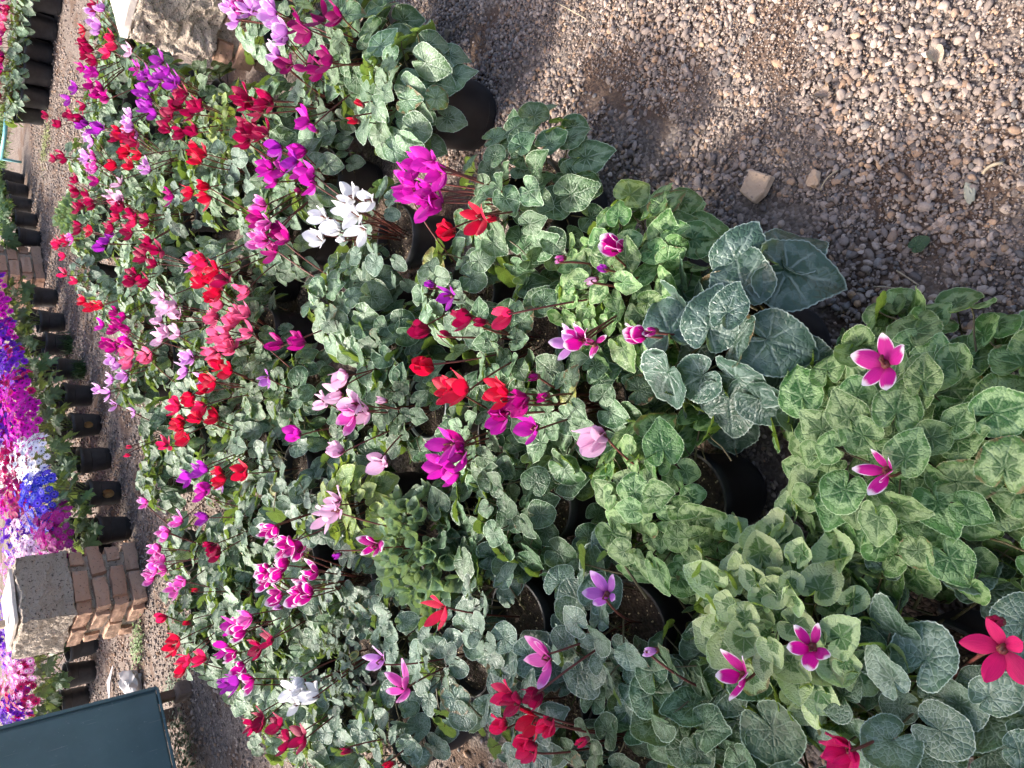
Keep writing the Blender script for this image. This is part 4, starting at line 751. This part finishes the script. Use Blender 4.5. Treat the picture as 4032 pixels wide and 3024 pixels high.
# paper scrap, white card
paper = simple('white_paper', g(.75, .75, .77), .8, .05)
p = at(455, 2610, 0); mb = MB(); mb.add([(-.01, 0, .02), (.03, .16, .012), (-.012, .33, .025), (-.035, .15, .04), (0, .15, .05)], [(0, 1, 4), (1, 2, 4), (2, 3, 4), (3, 0, 4)]); o = link('paper_scrap', mb.mesh('paper_scrap', [paper], False), loc=(p.x, p.y, 0), rot=(0, 0, 1.3)); tag(o, 'crumpled white paper scrap on the gravel left of the pillar', 'paper')
p = at(1310, 2975, .17); mb = MB(); mb.box((0, 0, 0), (.13, .004, .12)); o = link('white_card', mb.mesh('white_card', [paper], False), loc=p, rot=(R(-48), .15, .1)); tag(o, 'blank white card stuck among the leaves at the left frame edge', 'card')
# weeds
WEED = [simple('weed_green', g(.10, .19, .035), .6, .3, 40), simple('weed_dark', g(.045, .10, .03), .6, .3, 40)]
def weed(name, pts, n, h, leaf, mat, label, cat, grass=False, kind=None):
    mb = MB()
    for i in range(n):
        c = random.choice(pts); r_ = abs(random.gauss(0, c[2])); a = random.random()*6.28; b = Vector((c[0]+r_*math.cos(a), c[1]+r_*math.sin(a), .004))
        if grass:
            d = Vector((random.gauss(0, .5), random.gauss(0, .5), 1)).normalized(); L = h*random.uniform(.5, 1.2); w = Vector((d.y, -d.x, .1)).normalized()*.0035; m_ = b+d*L*.55; t_ = b+d*L+Vector((d.x, d.y, -.5))*L*.3
            mb.add([b-w, b+w, m_-w*.8, m_+w*.8, t_], [(0, 1, 3, 2), (2, 3, 4)])
        else:
            z = h*random.random(); a2_ = random.random()*6.28; s = leaf*random.uniform(.6, 1.3); u = Vector((math.cos(a2_), math.sin(a2_), random.uniform(-.3, .5))).normalized(); w = Vector((-u.y, u.x, random.uniform(-.3, .3))).normalized(); q = b+Vector((0, 0, z))
            mb.add([q-u*s, q+w*s*.55+Vector((0, 0, s*.1)), q+u*s, q-w*s*.55+Vector((0, 0, s*.1))], [(0, 1, 2), (0, 2, 3)])
    o = link(name, mb.mesh(name, [mat], False)); tag(o, label, cat, kind=kind); return o
def wp(l, r_): return [(at(x, y, 0).x, at(x, y, 0).y, r_) for x, y in l]
weed('weed_patch', wp([(560, 2480), (565, 2520), (550, 2550), (560, 2590)], .045), 420, .05, .012, WEED[0], 'bright green low weeds at the foot of the plastered pillar', 'weeds', kind='stuff')
weed('weed_patch', wp([(720, 2830), (740, 2880), (760, 2920), (750, 2970), (770, 3010)], .05), 380, .10, .016, WEED[1], 'leafy dark weeds growing in the shade under the cabinet', 'weeds', kind='stuff')
weed('weed_patch', wp([(700, 2690), (680, 2720)], .05), 160, .06, .012, WEED[1], 'small dark weeds beside the cabinet foot', 'weeds', kind='stuff')
weed('grass_tuft', wp([(285, 1355)], .05), 170, .15, 0, WEED[1], 'spiky grass tuft beside the third cineraria pot', 'grass', True)
weed('grass_tuft', wp([(335, 1450)], .05), 170, .14, 0, WEED[1], 'spiky grass tuft beside the fourth cineraria pot', 'grass', True)
weed('grass_strip', wp([(5, 520), (10, 560), (15, 610), (8, 660)], .35), 2500, .08, 0, WEED[0], 'strip of lawn in the far background', 'grass', True, kind='stuff')
weed('moss_strip', wp([(185, 540), (180, 580), (195, 520), (175, 610)], .10), 700, .02, .01, simple('moss', g(.22, .25, .09), .8, .3, 40), 'mossy green strip on the far gravel aisle', 'moss', kind='stuff')
# turquoise pipe
PIPE = simple('turquoise_plastic', g(.16, .42, .44), .4, .1); pa, pb = at(27, 440, .2), at(2, 625, .2); mb = MB(); mb.tube([pa, (pa+pb)/2+Vector((0, 0, -.01)), pb], .022, 10); mb.tube([Vector((pa.x, pa.y, 0)), pa], .014, 8); mb.tube([Vector((pb.x, pb.y, 0)), pb], .014, 8)
o = link('water_pipe', mb.mesh('water_pipe', [PIPE])); tag(o, 'turquoise water pipe running past the far lawn', 'pipe')

# ------------------------------------------------------------------ unseen tree added left of the bed to cast shade over the nearest pots
BARK = simple('bark', g(.13, .09, .065), .9, .3, 25, .2, .6); FOL = simple('added_cypress_foliage', g(.045, .085, .03), .7, .35, 12)
tr = bpy.data.objects.new('added_cypress', None); COL.objects.link(tr); tr.location = (-2.60, 2.30, 0); tag(tr, 'dense dark cypress, unseen, added left of the bed to shade the nearest pots', 'tree')
mb = MB(); mb.tube([(0, 0, -.05), (.01, 0, .5), (0, .02, 2), (0, 0, 4.0)], [.10, .085, .05, .012], 10); link('trunk', mb.mesh('trunk', [BARK]), tr)
mb = MB(); rr_ = random.Random(5)
def crad(z): return .56*min(1, ((z-.25)/.5))**.6*(1 if z < 3.0 else max(.05, 1-((z-3.0)/1.45)**1.6))
for i in range(13000):
    z = rr_.uniform(.3, 4.4); r_ = crad(z)*math.sqrt(rr_.uniform(.12, 1.0))*(1+.12*math.sin(z*7+i % 5)); a = rr_.uniform(0, 6.28); q = Vector((r_*math.cos(a), r_*math.sin(a), z)); u = Vector((math.cos(a)*.5, math.sin(a)*.5, 1+rr_.gauss(0, .3))).normalized(); w = Vector((rr_.gauss(0, 1), rr_.gauss(0, 1), rr_.gauss(0, .4))).normalized(); s_ = rr_.uniform(.05, .09)
    mb.add([q-u*s_, q+w*s_*.45, q+u*s_, q-w*s_*.45], [(0, 1, 2, 3)])
link('crown', mb.mesh('crown', [FOL], False), tr)
